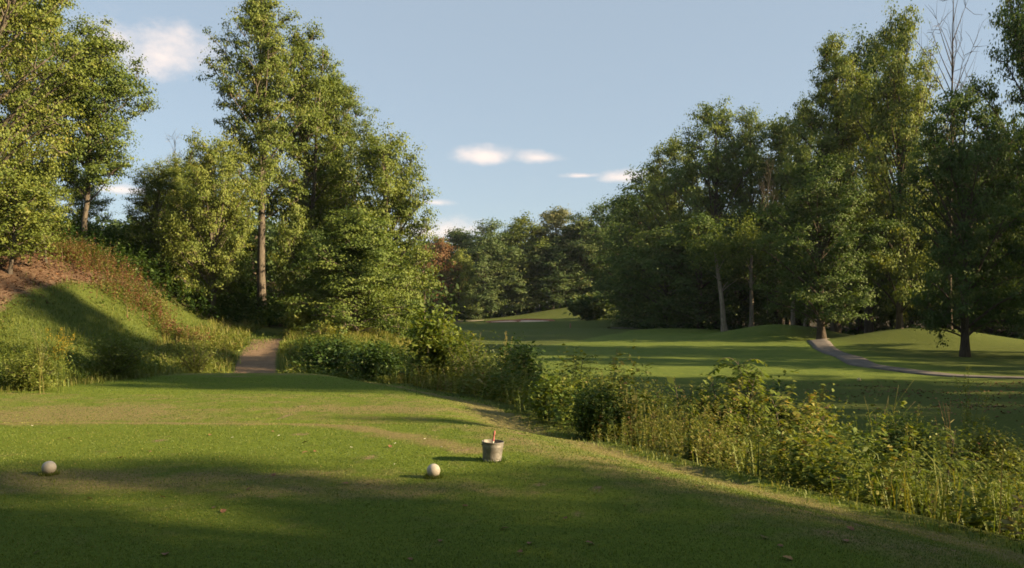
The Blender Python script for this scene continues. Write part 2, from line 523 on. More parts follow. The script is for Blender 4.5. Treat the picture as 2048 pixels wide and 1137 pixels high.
def build_ground():
    ys = spaced([(-45, 2, 5, 0.5), (2, 30, 0.13, 0.21), (30, 60, 0.2, 0.45), (60, 200, 0.8, 2.4), (200, 900, 6, 60)])
    xs = spaced([(-700, -70, 60, 6), (-70, -30, 4, 0.7), (-30, -9, 0.5, 0.17), (-9, 9, 0.13, 0.13), (9, 40, 0.2, 0.7), (40, 90, 1.2, 5), (90, 700, 8, 60)])
    Xg, Yg = np.meshgrid(xs, ys)
    Z = ground_z(Xg, Yg)
    # a small turf lip along the front edge of the near tee
    da = seg_dist(Xg, Yg, TEE_ARC)
    Z = Z + 0.018 * np.exp(-(da / 0.10) ** 2) * (0.6 + 0.6 * vnoise(Xg, Yg, 0.5, 9))
    nx, ny = len(xs), len(ys)
    idx = np.arange(nx * ny).reshape(ny, nx)
    q = np.stack([idx[:-1, :-1], idx[:-1, 1:], idx[1:, 1:], idx[1:, :-1]], -1).reshape(-1, 4)
    d = Xg - edge_x(Yg)
    nz = vnoise(Xg, Yg, 0.8, 21) * 0.5 + vnoise(Xg, Yg, 0.25, 22) * 0.35
    # straw coloured wear
    straw = 0.75 * np.exp(-(da / 0.22) ** 2) * (Yg < 12.2)
    straw += 0.55 * np.exp(-((Xg + 3.3) / 2.2) ** 2 - ((Yg - 7.7) / 0.55) ** 2) + 0.5 * np.exp(-((Xg + 5.0) / 1.2) ** 2 - ((Yg - 7.6) / 0.5) ** 2)
    straw += 0.45 * np.exp(-((Xg + 1.2) / 1.4) ** 2 - ((Yg - 7.2) / 0.4) ** 2)
    straw += 0.7 * np.exp(-((d + 0.35) / 0.4) ** 2) * (Yg < 27) + 0.45 * np.exp(-((d + 1.6) / 0.7) ** 2) * (Yg < 12)
    straw += 0.85 * np.exp(-((Xg + 8.3) / 1.8) ** 2 - ((Yg - 14.8) / 1.3) ** 2) + 0.5 * np.exp(-((Xg + 2.5) / 1.8) ** 2 - ((Yg - 15.8) / 0.7) ** 2)
    straw += 0.25 * (Yg > 12) * (Yg < 19) + 0.4 * np.exp(-((Yg - 25.0) / 0.5) ** 2) * (Xg < -4)
    straw += 0.6 * sm((Yg - 29) / 4) * sm((-6 - Xg) / 3) * sm((Xg + 17) / 3) * (Yg < 60)
    # bare patches
    dirt = np.zeros_like(Xg)
    pd = np.abs(Xg - path_x(Yg))
    dirt = np.maximum(dirt, (1 - sm((pd - 0.55) / 0.5)) * sm((Yg - 26.5) / 1) * (1 - sm((Yg - 41) / 3)))
    bx = sm((-21.0 - Xg + 0.9 * nz + 0.25 * (Yg - 34)) / 1.6)
    dirt = np.maximum(dirt, bx * sm((Yg - 30.2 + nz) / 3) * (1 - sm((Yg - 43) / 4)))
    dirt = np.maximum(dirt, 0.62 * np.exp(-(seg_dist(Xg, Yg, [(2.1, 7.2), (2.7, 6.4), (3.2, 5.6)]) / 0.14) ** 2) * (0.7 + nz))
    dirt = np.maximum(dirt, 0.62 * np.exp(-(seg_dist(Xg, Yg, [(-4.35, 16.6), (-4.1, 15.2), (-4.2, 14.2)]) / 0.12) ** 2) * (0.8 + nz))
    dirt = np.maximum(dirt, 0.6 * np.exp(-(seg_dist(Xg, Yg, [(-1.75, 10.7), (-1.2, 10.1), (-0.5, 9.2)]) / 0.09) ** 2) * (0.8 + nz))
    dirt = np.maximum(dirt, 0.55 * np.exp(-((Xg + 8.5) / 1.3) ** 2 - ((Yg - 24.2) / 0.35) ** 2))
    rd = np.random.default_rng(77)
    for _ in range(46):
        yy = rd.uniform(5.4, 13); xx = rd.uniform(-0.62, 0.2) * yy
        dirt = np.maximum(dirt, rd.uniform(0.45, 0.75) * np.exp(-((Xg - xx) / rd.uniform(0.05, 0.16)) ** 2 - ((Yg - yy) / rd.uniform(0.08, 0.2)) ** 2))
    fair = sm((d - 6) / 3) * (1 - sm((Xg - (13 + 0.16 * Yg)) / 4)) * sm((Yg - 30) / 8)
    rough = np.maximum(sm((d - 0.1 + 0.3 * nz) / 0.3) * (1 - fair), (Yg > 26.3) * (Xg < -3) * 1.0)
    rough = np.maximum(rough, sm((-12.2 - Xg + 0.35 * (Yg - 20)) / 0.8) * (Yg > 17))
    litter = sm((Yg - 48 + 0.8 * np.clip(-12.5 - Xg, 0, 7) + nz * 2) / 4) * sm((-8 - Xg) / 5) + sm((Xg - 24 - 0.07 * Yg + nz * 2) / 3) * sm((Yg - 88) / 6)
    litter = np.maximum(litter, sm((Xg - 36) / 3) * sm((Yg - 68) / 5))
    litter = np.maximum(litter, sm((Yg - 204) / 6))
    c = lambda a: np.clip(a, 0, 1).ravel()
    V = np.stack([Xg, Yg, Z], -1).reshape(-1, 3)
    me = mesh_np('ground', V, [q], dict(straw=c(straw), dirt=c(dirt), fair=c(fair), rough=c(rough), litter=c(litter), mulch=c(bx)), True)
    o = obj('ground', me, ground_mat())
    tag(o, 'mown tee turf, rough banks and fairway of the golf course', kind='structure')


build_ground()


def ribbon(name, pts, widths, mat, lift, label, thick=0.05, step=0.5):
    """a paved strip that follows the ground"""
    pts = np.array(pts, float)
    s = np.concatenate([[0], np.cumsum(np.hypot(*np.diff(pts, axis=0).T))])
    u = np.linspace(0, s[-1], max(8, int(s[-1] / step)))
    # smooth by cubic hermite through np.interp of finer moving average
    x = np.interp(u, s, pts[:, 0]); y = np.interp(u, s, pts[:, 1])
    k = max(3, len(u) // (2 * len(pts)) | 1)
    ker = np.ones(k) / k
    pad = k // 2
    x = np.convolve(np.pad(x, pad, 'edge'), ker, 'valid'); y = np.convolve(np.pad(y, pad, 'edge'), ker, 'valid')
    w = np.interp(u, s, widths)
    T = unit(np.stack([np.gradient(x), np.gradient(y)], 1)); Nn = np.stack([-T[:, 1], T[:, 0]], 1)
    cols = []
    offs = [(-1.0, -thick - 0.1), (-0.985, 0), (-0.5, 0.012), (0, 0.018), (0.5, 0.012), (0.985, 0), (1.0, -thick - 0.1)]
    for o_, dz in offs:
        jit = 1 + 0.06 * vnoise(u, u * 0 + o_ * 7, 0.9, 31)
        px = x + Nn[:, 0] * w * 0.5 * o_ * jit; py = y + Nn[:, 1] * w * 0.5 * o_ * jit
        cols.append(np.stack([px, py, ground_z(px, py) + lift + dz], 1))
    V = np.stack(cols, 1).reshape(-1, 3)
    n, m_ = len(u), len(offs)
    idx = np.arange(n * m_).reshape(n, m_)
    q = np.stack([idx[:-1, :-1], idx[:-1, 1:], idx[1:, 1:], idx[1:, :-1]], -1).reshape(-1, 4)
    o = obj(name, mesh_np(name, V, [q], None, True), mat)
    return tag(o, label, kind='structure')


M['asphalt'] = simple_mat('old_asphalt', (0.070, 0.060, 0.050), (0.140, 0.120, 0.100), 2.2, 0.9, 0, 0.3, 0.01)
M['sand'] = simple_mat('bunker_sand', (0.50, 0.35, 0.26), (0.62, 0.46, 0.35), 2, 0.95, 0, 0.2, 0.03)
M['red_soil'] = simple_mat('bunker_lip_soil', (0.20, 0.075, 0.04), (0.30, 0.13, 0.075), 3, 0.95)


def gp(px, py, z=-1.1):
    Y = (EYE - z) * F / (py - HY)
    return ((px - CX) / F * Y, Y)


ribbon('cart_path', [(30.5, 30.5), (25.5, 32.8), (20.4, 36.0), (18.4, 41.5), (20.3, 47.8), (21.4, 52.0), (22.8, 58.0), (24.8, 65), (28, 71), (34, 74), (44, 77)],
       [1.2, 1.2, 1.35, 1.5, 1.5, 1.5, 1.5, 1.5, 1.5, 1.4, 1.3], M['asphalt'], 0.05, 'grey asphalt cart path curving between the grassy mounds')
ribbon('cart_path', [(-34, 150), (-26, 152), (-18, 154), (-11, 160), (-7, 170)], [2.6] * 5, M['asphalt'], 0.10, 'far strip of grey cart path in front of the dark wood')
ribbon('cart_path', [(13.5, 112), (17, 112.5), (21.5, 113), (27, 117)], [2.4] * 4, M['asphalt'], 0.12, 'short bit of grey path at the foot of the far wood')


def bunker(cx, cy_, rx, ry, tilt, label, seed):
    g = Geo()
    r = np.random.default_rng(seed)
    n = 36
    a = np.arange(n) * 2 * pi / n
    wob = 1 + 0.13 * np.sin(2 * a + seed) + 0.08 * np.sin(3 * a + 2 * seed)
    rings = [(1.10, 0.10), (1.03, 0.16), (0.97, 0.12), (0.92, -0.02), (0.6, -0.03), (0.25, -0.03)]
    V = []
    for k, dz in rings:
        x = cx + rx * k * wob * np.cos(a); y = cy_ + ry * k * wob * np.sin(a)
        z = ground_z(x, y) + dz + 0.10 + tilt * (y - cy_) / ry
        V.append(np.stack([x, y, z], 1))
    V = np.concatenate(V); V = np.concatenate([V, [[cx, cy_, gz(cx, cy_) + 0.07]]])
    idx = np.arange(n); i2 = (idx + 1) % n
    def band(i):
        return np.stack([i * n + idx, i * n + i2, (i + 1) * n + i2, (i + 1) * n + idx], -1)
    me = mesh_np('bunker_sand', V, [np.concatenate([band(3), band(4)]), np.stack([5 * n + idx, 5 * n + i2, np.full(n, len(V) - 1)], -1)], None, True)
    me2 = mesh_np('bunker_lip', V[:4 * n], [np.concatenate([band(0), band(1), band(2)])], None, True)
    root = obj('bunker', me, M['sand'])
    tag(root, label, kind='structure')
    obj('lip', me2, M['red_soil'], root)


bunker(3.0, 151.0, 4.0, 2.3, 0.5, 'pale sand bunker cut into the bank beside the far green', 1)
bunker(-1.4, 141.0, 2.6, 1.6, 0.2, 'low reddish sand bunker in front of the far green', 2)

# ------------------------------------------------------------------ trees
def crown_profile(kind):
    if kind == 'tall':
        return lambda t: (0.45 + 0.55 * np.sin(pi * np.clip(t * 0.75 + 0.14, 0, 1))) * np.sqrt(np.clip(1.04 - t ** 5, 0, 1))
    if kind == 'spire':
        return lambda t: (1 - t) ** 0.75 * 0.85 + 0.12
    if kind == 'round':
        return lambda t: np.sqrt(np.clip(1 - (2 * t * 0.94 - 0.90) ** 2, 0.02, 1))
    if kind == 'skirt':
        return lambda t: np.clip(1.05 - 0.15 * t - 0.75 * t ** 2.2, 0.1, 2)
    if kind == 'open':
        return lambda t: (0.6 + 0.4 * np.sin(pi * np.clip(t * 0.85 + 0.1, 0, 1))) * np.sqrt(np.clip(1.05 - t ** 4, 0, 1))
    return lambda t: 1.0 + 0 * t


def make_tree(seed, H=20., R=5., cb=0.3, kind='tall', boughs=46, subs=6, per=26, leaf=0.22, trunk_r=0.33, lean=0.0,
              spread=0.24, flat=0.85, fork=False, asym=0.0, gap=0.0, leader=1, clump=0.62, wig=0.25, twig=1.0):
    """returns (wood mesh, leaf mesh); base at the origin, z up"""
    r = np.random.default_rng(seed)
    prof = crown_profile(kind)
    wood = Geo(); crown = Geo()
    n = 14
    tz = np.linspace(0, 1, n)
    wob = np.stack([np.convolve(r.normal(0, wig, n + 4), np.ones(5) / 5, 'valid'), np.convolve(r.normal(0, wig, n + 4), np.ones(5) / 5, 'valid')], 1)
    wob = (wob - wob[0]) * (0.3 + tz[:, None])
    TP = np.stack([wob[:, 0] + lean * H * tz ** 1.4, wob[:, 1], tz * H * 0.96 - 0.15], 1)
    TR = trunk_r * (1 - tz) ** 0.75 + 0.025
    TR[0] *= 1.5; TR[1] *= 1.08
    wood.tube(TP, TR, 9)
    leaders = [TP]
    if fork:
        s0 = 4
        P = np.concatenate([TP[s0:s0 + 1], TP[s0 + 1:] + np.outer(np.linspace(0.35, 1, n - s0 - 1), [R * 0.42, -R * 0.12, 0])])
        wood.tube(P, TR[s0:] * 0.75, 7)
    def trunk_at(z):
        return np.stack([np.interp(z, TP[:, 2], TP[:, 0]), np.interp(z, TP[:, 2], TP[:, 1]), z], -1)
    t = (np.arange(boughs) + r.random(boughs)) / boughs
    t = t ** 0.9
    az = np.arange(boughs) * 2.39996 + r.normal(0, 0.5, boughs)
    rad = R * prof(t) * r.uniform(0.55, 1.08, boughs) * (1 + asym * np.cos(az))
    if gap:
        rad *= np.where(r.random(boughs) < gap, 0.45, 1)
    zt = H * (cb + (1 - cb) * np.clip(t - np.abs(r.normal(0, 0.05, boughs)) * (t > 0.7), 0, 1))
    inner = r.random(boughs) < 0.16
    rad = np.where(inner, rad * 0.4, rad)
    C = trunk_at(zt) + np.stack([np.cos(az) * rad, np.sin(az) * rad, np.zeros(boughs)], 1)
    ang = np.where(kind == 'skirt', 0.1, 0.45) + 0.65 * t
    zs = np.clip(zt - rad * np.tan(np.clip(ang, 0, 1.1)) * 0.9, H * cb * 0.72, H * 0.93)
    S = trunk_at(zs)
    u = np.linspace(0, 1, 6)[:, None]
    cc = []; cd = []; cs = []
    for i in range(boughs):
        mid = (S[i] + C[i]) / 2 + np.array([0, 0, 0.12 * rad[i]]) + r.normal(0, 0.05 * rad[i] + 0.05, 3)
        P = S[i] * (1 - u) ** 2 + 2 * mid * u * (1 - u) + C[i] * u ** 2
        L = np.linalg.norm(C[i] - S[i])
        br = min(trunk_r * 0.42, 0.018 * L + 0.02) * (0.4 + 0.6 * twig) * np.linspace(1, 0.22, 6)
        wood.tube(P, br, 5)
        k = subs
        st = r.uniform(0.62, 1.0, k); st[0] = 1.0
        base = np.stack([np.interp(st, u[:, 0], P[:, j]) for j in range(3)], 1)
        hd = unit((C[i] - S[i]) * np.array([1, 1, 0.5]))[None]
        dirn = unit(hd * 0.55 + unit(r.normal(0, 1, (k, 3))) + np.array([0, 0, 0.35]))
        sl = (spread * R * r.uniform(0.6, 1.15, k) + 0.3)
        E = base + dirn * sl[:, None]
        for j in range(k):
            m2 = (base[j] + E[j]) / 2 + r.normal(0, 0.07, 3) * sl[j]
            wood.tube(np.stack([base[j], m2, E[j]]), np.array([0.028, 0.02, 0.008]) * (0.5 + 0.05 * H) * twig, 3, cap=False)
        cc += [E, base * 0.5 + E * 0.5, P[2:4]]
        cd += [dirn, dirn, dirn[:2]]; cs += [np.full(k, 1.0), np.full(k, 0.8), np.full(2, 1.25)]
    cc = np.concatenate(cc); cd = np.concatenate(cd); cs = np.concatenate(cs)
    K = len(cc)
    crnd = np.clip(r.normal(0.5, 0.17, K), 0, 1)
    idx = np.repeat(np.arange(K), per)
    N = len(idx)
    sg = clump * cs[idx] * r.uniform(0.75, 1.3, K)[idx]
    dv = unit(r.normal(0, 1, (N, 3)))
    dv[:, 2] = np.where(dv[:, 2] < -0.25, -0.5 * dv[:, 2], dv[:, 2])
    off = dv * (r.random(N) ** 0.4)[:, None] * 1.35 * (1 + 0.25 * r.normal(0, 1, N))[:, None]
    P = cc[idx] + off * sg[:, None] * np.array([1, 1, flat])
    outw = P - np.stack([np.zeros(N), np.zeros(N), P[:, 2]], 1)
    nrm = unit(r.normal(0, 0.30, (N, 3)) + np.array([0, 0, 0.30]) + unit(outw) * 0.35 + dv * 0.75)
    ax = unit(np.cross(nrm, r.normal(0, 1, (N, 3))) + np.array([0, 0, -0.25]))
    Ls = leaf * r.uniform(0.65, 1.3, N)
    rn = np.clip(crnd[idx] + r.normal(0, 0.08, N), 0, 1)
    crown.leaves(P, ax, nrm, Ls, Ls * r.uniform(0.55, 0.85, N), rnd=rn)
    return wood.mesh('trunk', True), crown.mesh('crown')


PROTO = {}


def proto(key, **kw):
    H = kw.get('H', 20.); R = kw.get('R', 5.)
    w, c = make_tree(**kw)
    if 'bark' in kw:
        pass
    PROTO[key] = (w, c, H, R)


def place_tree(name, key, px, Y, top_py, half_px, leafm, label, group=None, bark='bark', rot=0.0, dz=-0.1, x=None, base=None, bare=False, H=None, hw=None):
    w, c, H0, R0 = PROTO[key]
    X = (px - CX) / F * Y if x is None else x
    z0 = (gz(X, Y) if base is None else base) + dz
    if H is None:
        H = EYE - (top_py - HY) / F * Y - z0
    if hw is None:
        hw = half_px / F * Y
    sz = H / H0; sx = hw / R0
    root = bpy.data.objects.new(name, None); COL.objects.link(root)
    root.empty_display_size = 0.5
    root.location = (X, Y, z0); root.scale = (sx, sx, sz); root.rotation_euler = (0, 0, rot)
    tag(root, label, 'tree', group)
    for nm, me, m_ in (('trunk', w, M[bark]), ('crown', c, M[leafm])):
        if bare and nm == 'crown':
            continue
        if len(me.materials) == 0:
            me.materials.append(m_)
        o = bpy.data.objects.new(nm, me); COL.objects.link(o)
        o.parent = root
        o.material_slots[0].link = 'OBJECT'; o.material_slots[0].material = m_
    return root


# hero trees are grown one by one, the woods share a handful of forms
proto('poplar', seed=1, H=21.5, R=4.3, cb=0.36, kind='tall', boughs=64, subs=6, per=58, leaf=0.155, trunk_r=0.36, clump=0.47, gap=0.3)
proto('poplar_b', seed=2, H=19.5, R=3.7, cb=0.30, kind='tall', boughs=56, subs=6, per=56, leaf=0.155, trunk_r=0.33, clump=0.48, fork=True, gap=0.25)
proto('round_a', seed=3, H=12.0, R=4.2, cb=0.12, kind='round', boughs=60, subs=6, per=60, leaf=0.15, trunk_r=0.26, clump=0.54)
proto('skirt_a', seed=4, H=9.0, R=3.6, cb=0.02, kind='skirt', boughs=66, subs=6, per=52, leaf=0.15, trunk_r=0.2, clump=0.55, flat=0.6)
proto('hill_a', seed=5, H=17.0, R=4.6, cb=0.06, kind='round', boughs=80, subs=6, per=68, leaf=0.12, trunk_r=0.35, clump=0.48)
proto('hill_b', seed=6, H=12.5, R=3.5, cb=0.28, kind='open', boughs=44, subs=6, per=70, leaf=0.125, trunk_r=0.13, clump=0.45, lean=0.05, gap=0.3)
proto('oak', seed=7, H=20.0, R=6.0, cb=0.11, kind='tall', boughs=66, subs=6, per=54, leaf=0.21, trunk_r=0.38, clump=0.68)
proto('wood_a', seed=8, H=20.0, R=4.6, cb=0.04, kind='tall', boughs=50, subs=5, per=34, leaf=0.30, trunk_r=0.30, clump=0.85)
proto('wood_b', seed=9, H=20.0, R=5.2, cb=0.06, kind='open', boughs=50, subs=5, per=34, leaf=0.30, trunk_r=0.30, clump=0.85, gap=0.12)
proto('wood_c', seed=10, H=18.0, R=5.4, cb=0.02, kind='round', boughs=50, subs=5, per=34, leaf=0.30, trunk_r=0.26, clump=0.9)
proto('sapling', seed=12, H=8.0, R=2.4, cb=0.20, kind='open', boughs=30, subs=5, per=26, leaf=0.17, trunk_r=0.10, clump=0.42)
proto('snag', seed=13, H=20.0, R=4.2, cb=0.35, kind='tall', boughs=36, subs=5, per=1, leaf=0.05, trunk_r=0.18, clump=0.3, twig=0.5, spread=0.34)
TT = place_tree

# left hill
TT('oak_tree', 'hill_a', -45, 38, -330, 185, 'yellow', 'huge yellow-green tree filling the upper left corner above the bare slope', rot=0.4)
TT('oak_tree', 'hill_b', 168, 46, 62, 125, 'green', 'leaning tree with pale forked trunk at the top of the left hill', rot=0.2)
TT('oak_tree', 'oak', 40, 54, -140, 130, 'green', 'dark green tree behind the huge yellow-green tree on the hill', rot=2.0)
TT('sapling_tree', 'sapling', 92, 39, 330, 45, 'yellow', 'thin sapling with bare stem at the edge of the bare slope', rot=1.0)
TT('sapling_tree', 'sapling', 20, 36.5, 360, 80, 'yellow', 'bushy yellow-green young tree at the foot of the corner tree', rot=3.0)
TT('oak_tree', 'wood_c', 165, 62, 360, 50, 'green', 'low round tree behind the pale forked trunk on the hill', rot=3.0)
# middle group
TT('poplar_tree', 'poplar', 523, 53, -5, 100, 'green', 'tallest poplar with a straight grey trunk beside the dirt path', 'trees behind the dirt path', rot=0.3)
TT('poplar_tree', 'poplar_b', 610, 57, 72, 88, 'green', 'forked second tallest poplar just right of the straight grey trunk', 'trees behind the dirt path', rot=0.0)
TT('poplar_tree', 'poplar', 676, 60, 165, 85, 'green', 'third poplar in the descending row, with a pointed top', 'trees behind the dirt path', rot=2.6)
TT('maple_tree', 'round_a', 768, 55, 285, 108, 'yellow', 'round-topped yellow-green tree at the open end of the middle group', 'trees behind the dirt path', rot=0.5)
TT('maple_tree', 'skirt_a', 712, 45, 432, 112, 'green', 'dense low-branched tree drooping to the ground before the round-topped tree', 'trees behind the dirt path', rot=1.5)
TT('maple_tree', 'round_a', 425, 46, 288, 85, 'yellow', 'yellowing tree left of the tallest poplar', 'trees behind the dirt path', rot=2.2)
TT('maple_tree', 'round_a', 318, 48, 338, 66, 'green', 'dark tree at the open left edge of the middle group', 'trees behind the dirt path', rot=4.0)
TT('maple_tree', 'round_a', 368, 51, 322, 60, 'green', 'tree between the dark edge tree and the yellowing tree', 'trees behind the dirt path', rot=4.4)
TT('bare_tree', 'snag', 352, 53, 268, 40, 'green', 'thin bare twiggy treetop above the left edge of the middle group', bark='bark_pale', bare=True)
TT('maple_tree', 'sapling', 590, 50, 430, 40, 'yellow', 'slim vine-clad light green tree right of the grey trunk', 'trees behind the dirt path', rot=0.9)
TT('maple_tree', 'wood_c', 640, 62, 330, 80, 'green', 'broad green crown filling the middle of the group below the poplars', 'trees behind the dirt path', rot=0.9)
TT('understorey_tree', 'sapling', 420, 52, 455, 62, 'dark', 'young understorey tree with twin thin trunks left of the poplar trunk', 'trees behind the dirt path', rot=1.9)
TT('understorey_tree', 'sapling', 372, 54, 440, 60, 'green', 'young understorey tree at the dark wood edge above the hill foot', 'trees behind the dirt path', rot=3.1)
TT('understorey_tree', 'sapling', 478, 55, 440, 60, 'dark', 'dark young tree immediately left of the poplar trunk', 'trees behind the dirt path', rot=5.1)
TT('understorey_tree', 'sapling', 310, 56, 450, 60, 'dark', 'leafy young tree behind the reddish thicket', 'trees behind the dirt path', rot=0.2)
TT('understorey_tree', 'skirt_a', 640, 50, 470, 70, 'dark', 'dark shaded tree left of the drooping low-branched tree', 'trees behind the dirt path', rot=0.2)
# far wood
far = [('wood_a', 862, 186, 478, 46, 'far', 'round far treetop next to the middle group, left end of the wood', 0.0),
       ('wood_b', 915, 190, 458, 50, 'far', 'second far treetop from the left end of the wood', 1.0),
       ('wood_c', 978, 186, 452, 50, 'far', 'broad far tree with a pale top left of the yellowish one', 2.0),
       ('wood_a', 1058, 192, 436, 50, 'yellow', 'far yellowish tree with a pointed top in the middle of the wood', 3.0),
       ('wood_b', 1018, 194, 462, 50, 'far', 'far tree behind the yellowish pointed tree', 3.4),
       ('wood_b', 1115, 196, 416, 56, 'pale', 'tall airy pale far tree standing above the wood', 4.0),
       ('wood_a', 1160, 191, 436, 50, 'far', 'far dark tree right of the airy pale one', 5.0),
       ('wood_c', 1208, 190, 418, 52, 'dark', 'far dark tree above the green bank', 0.6),
       ('wood_a', 1105, 188, 480, 46, 'far', 'lower dark tree before the airy pale one', 1.6),
       ('wood_b', 1030, 188, 500, 46, 'far', 'lower dark tree left of the yellowish pointed tree', 2.6),
       ('wood_c', 955, 184, 505, 46, 'far', 'lower dark far tree above the sand bunkers', 3.6),
       ('sapling', 880, 160, 488, 36, 'brown', 'rusty brown dying tree at the left end of the far wood', 0.6),
       ('sapling', 914, 160, 506, 26, 'yellow', 'slim yellow-green tree beside the rusty brown one', 2.6),
       ('wood_c', 845, 165, 545, 40, 'dark', 'low dark tree below the rusty brown one', 2.6)]
for k, px, Y, ty, hp, lm, lab, rt in far:
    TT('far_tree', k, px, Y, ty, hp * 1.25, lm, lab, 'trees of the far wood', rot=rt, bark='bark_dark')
# right wood
right = [('wood_b', 1246, 150, 392, 58, 'dark', 'tree where the far wood meets the right-hand wood', 0.2),
         ('wood_c', 1298, 134, 352, 66, 'dark', 'rounded dark tree at the low end of the right-hand wood', 1.2),
         ('oak', 1352, 122, 296, 66, 'green', 'tree on the rising edge of the right-hand wood, below the lit tops', 2.2),
         ('oak', 1432, 112, 232, 78, 'green', 'tall tree with lit crown above the pale leaning trunk', 3.2),
         ('oak', 1498, 112, 244, 58, 'green', 'lit narrow treetop right of the tall lit crown', 4.2),
         ('wood_b', 1560, 108, 236, 52, 'green', 'slim treetop left of the notch in the right-hand wood', 0.5),
         ('oak', 1612, 104, 226, 48, 'green', 'treetop at the notch below the tall dark trees', 1.5),
         ('poplar_b', 1672, 80, 92, 62, 'green', 'tall airy tree at the notch of the right-hand wood', 0.3),
         ('oak', 1738, 84, 100, 84, 'dark', 'dark tree filling between the airy tree and the highest crown', 0.8),
         ('oak', 1800, 74, 52, 72, 'green', 'highest broad crown of the right-hand wood', 0.8),
         ('wood_b', 1890, 86, 290, 70, 'green', 'tree behind the bare grey tree', 0.8),
         ('wood_c', 1330, 106, 470, 84, 'dark', 'low dark rounded tree at the near foot of the right-hand wood', 0.0),
         ('wood_c', 1262, 128, 500, 50, 'dark', 'small dark tree at the far foot of the right-hand wood', 3.0),
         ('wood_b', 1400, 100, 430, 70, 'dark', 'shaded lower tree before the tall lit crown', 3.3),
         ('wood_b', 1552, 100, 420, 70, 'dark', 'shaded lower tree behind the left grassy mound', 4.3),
         ('wood_c', 1990, 80, 300, 120, 'dark', 'dark tree at the right edge behind the large grassy mound', 0.7)]
for k, px, Y, ty, hp, lm, lab, rt in right:
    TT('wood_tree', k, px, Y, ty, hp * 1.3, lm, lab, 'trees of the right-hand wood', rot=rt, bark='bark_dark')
TT('wood_tree', 'oak', 1643, 72, 330, 118, 'dark', 'dark-trunked tree standing beside the bend of the cart path', 'trees of the right-hand wood', bark='bark_dark', rot=1.0)
TT('shade_tree', 'oak', 1930, 51, 205, 118, 'dark', 'big dark-trunked shade tree on the slope of the large mound', bark='bark_dark', rot=2.4)
TT('shade_tree', 'oak', 2092, 53, -160, 120, 'dark', 'tall tree leaning in over the right edge of the view', bark='bark_dark', rot=3.9)
TT('bare_tree', 'snag', 1900, 62, -60, 74, 'green', 'bare grey tree rising beside the right edge against the sky', bark='bark_dark', bare=True, rot=1.0)
TT('bare_tree', 'snag', 1535, 100, 318, 26, 'green', 'pale dead treetop in the lit part of the right-hand wood', bark='bark', bare=True, rot=2.0)
TT('wood_tree', 'wood_c', 2085, 74, 330, 110, 'dark', 'low dark tree cut by the right edge behind the shade tree', 'trees of the right-hand wood', bark='bark_dark', rot=2.7)
TT('wood_tree', 'wood_c', 1860, 88, 400, 90, 'dark', 'low dark tree behind the crest of the large mound', 'trees of the right-hand wood', bark='bark_dark', rot=4.7)
TT('wood_tree', 'wood_c', 1720, 92, 400, 90, 'dark', 'low dark tree between the cart path and the large mound', 'trees of the right-hand wood', bark='bark_dark', rot=5.5)
TT('wood_tree', 'wood_c', 1480, 108, 430, 80, 'dark', 'low dark tree behind the straight pale trunk', 'trees of the right-hand wood', bark='bark_dark', rot=1.5)

def lone_trunk(px, Y, base_py, top_px, top_py, r0, label):
    g = Geo()
    X, _, _ = at(px, base_py, Y)
    z0 = gz(X, Y) - 0.1
    X2, _, z2 = at(top_px, top_py, Y)
    u = np.linspace(0, 1, 9)
    P = np.stack([X + (X2 - X) * u + 0.06 * np.sin(u * 7 + px), np.full(9, Y) + 0.1 * u, z0 + (z2 - z0) * u], 1)
    R = r0 * (1 - 0.6 * u); R[0] *= 1.35
    root = bpy.data.objects.new('wood_tree', None); COL.objects.link(root)
    root.location = (X, Y, z0)
    tag(root, label, 'tree', 'pale trunks at the edge of the right-hand wood')
    g.tube(P - np.array([X, Y, z0]), R, 9)
    for k in range(5):
        b = P[4 + k % 4] - np.array([X, Y, z0])
        a = rng.uniform(0, 6.28)
        e = b + np.array([cos(a), sin(a), 0.8]) * rng.uniform(1, 2.2)
        g.tube(np.stack([b, (b + e) / 2 + [0, 0, 0.1], e]), np.array([0.07, 0.05, 0.02]), 5)
    obj('trunk', g.mesh('trunk', True), M['bark_pale'], root)
    c = Geo()
    top = P[-1] - np.array([X, Y, z0])
    N = 2600
    ctr = top + rng.normal(0, 1, (60, 3)) * np.array([1.5, 1.5, 1.3])
    Pp = ctr[rng.integers(0, 60, N)] + rng.normal(0, 0.4, (N, 3))
    nr = unit(rng.normal(0, 0.7, (N, 3)) + [0, 0, 0.5])
    c.leaves(Pp, np.cross(nr, rng.normal(0, 1, (N, 3))), nr, rng.uniform(0.18, 0.32, N), 0.18, rnd=np.clip(rng.normal(.5, .2, N), 0, 1))
    obj('crown', c.mesh('crown'), M['green'], root)


lone_trunk(1450, 93, 668, 1432, 505, 0.34, 'pale leaning trunk at the edge of the right-hand wood')
lone_trunk(1502, 97, 664, 1504, 480, 0.30, 'straight pale trunk behind the left grassy mound')
lone_trunk(1585, 94, 660, 1590, 540, 0.30, 'pale trunk rising from the crest of the left mound')
lone_trunk(1608, 92, 660, 1616, 560, 0.22, 'thin pale trunk beside the dark-trunked path tree')

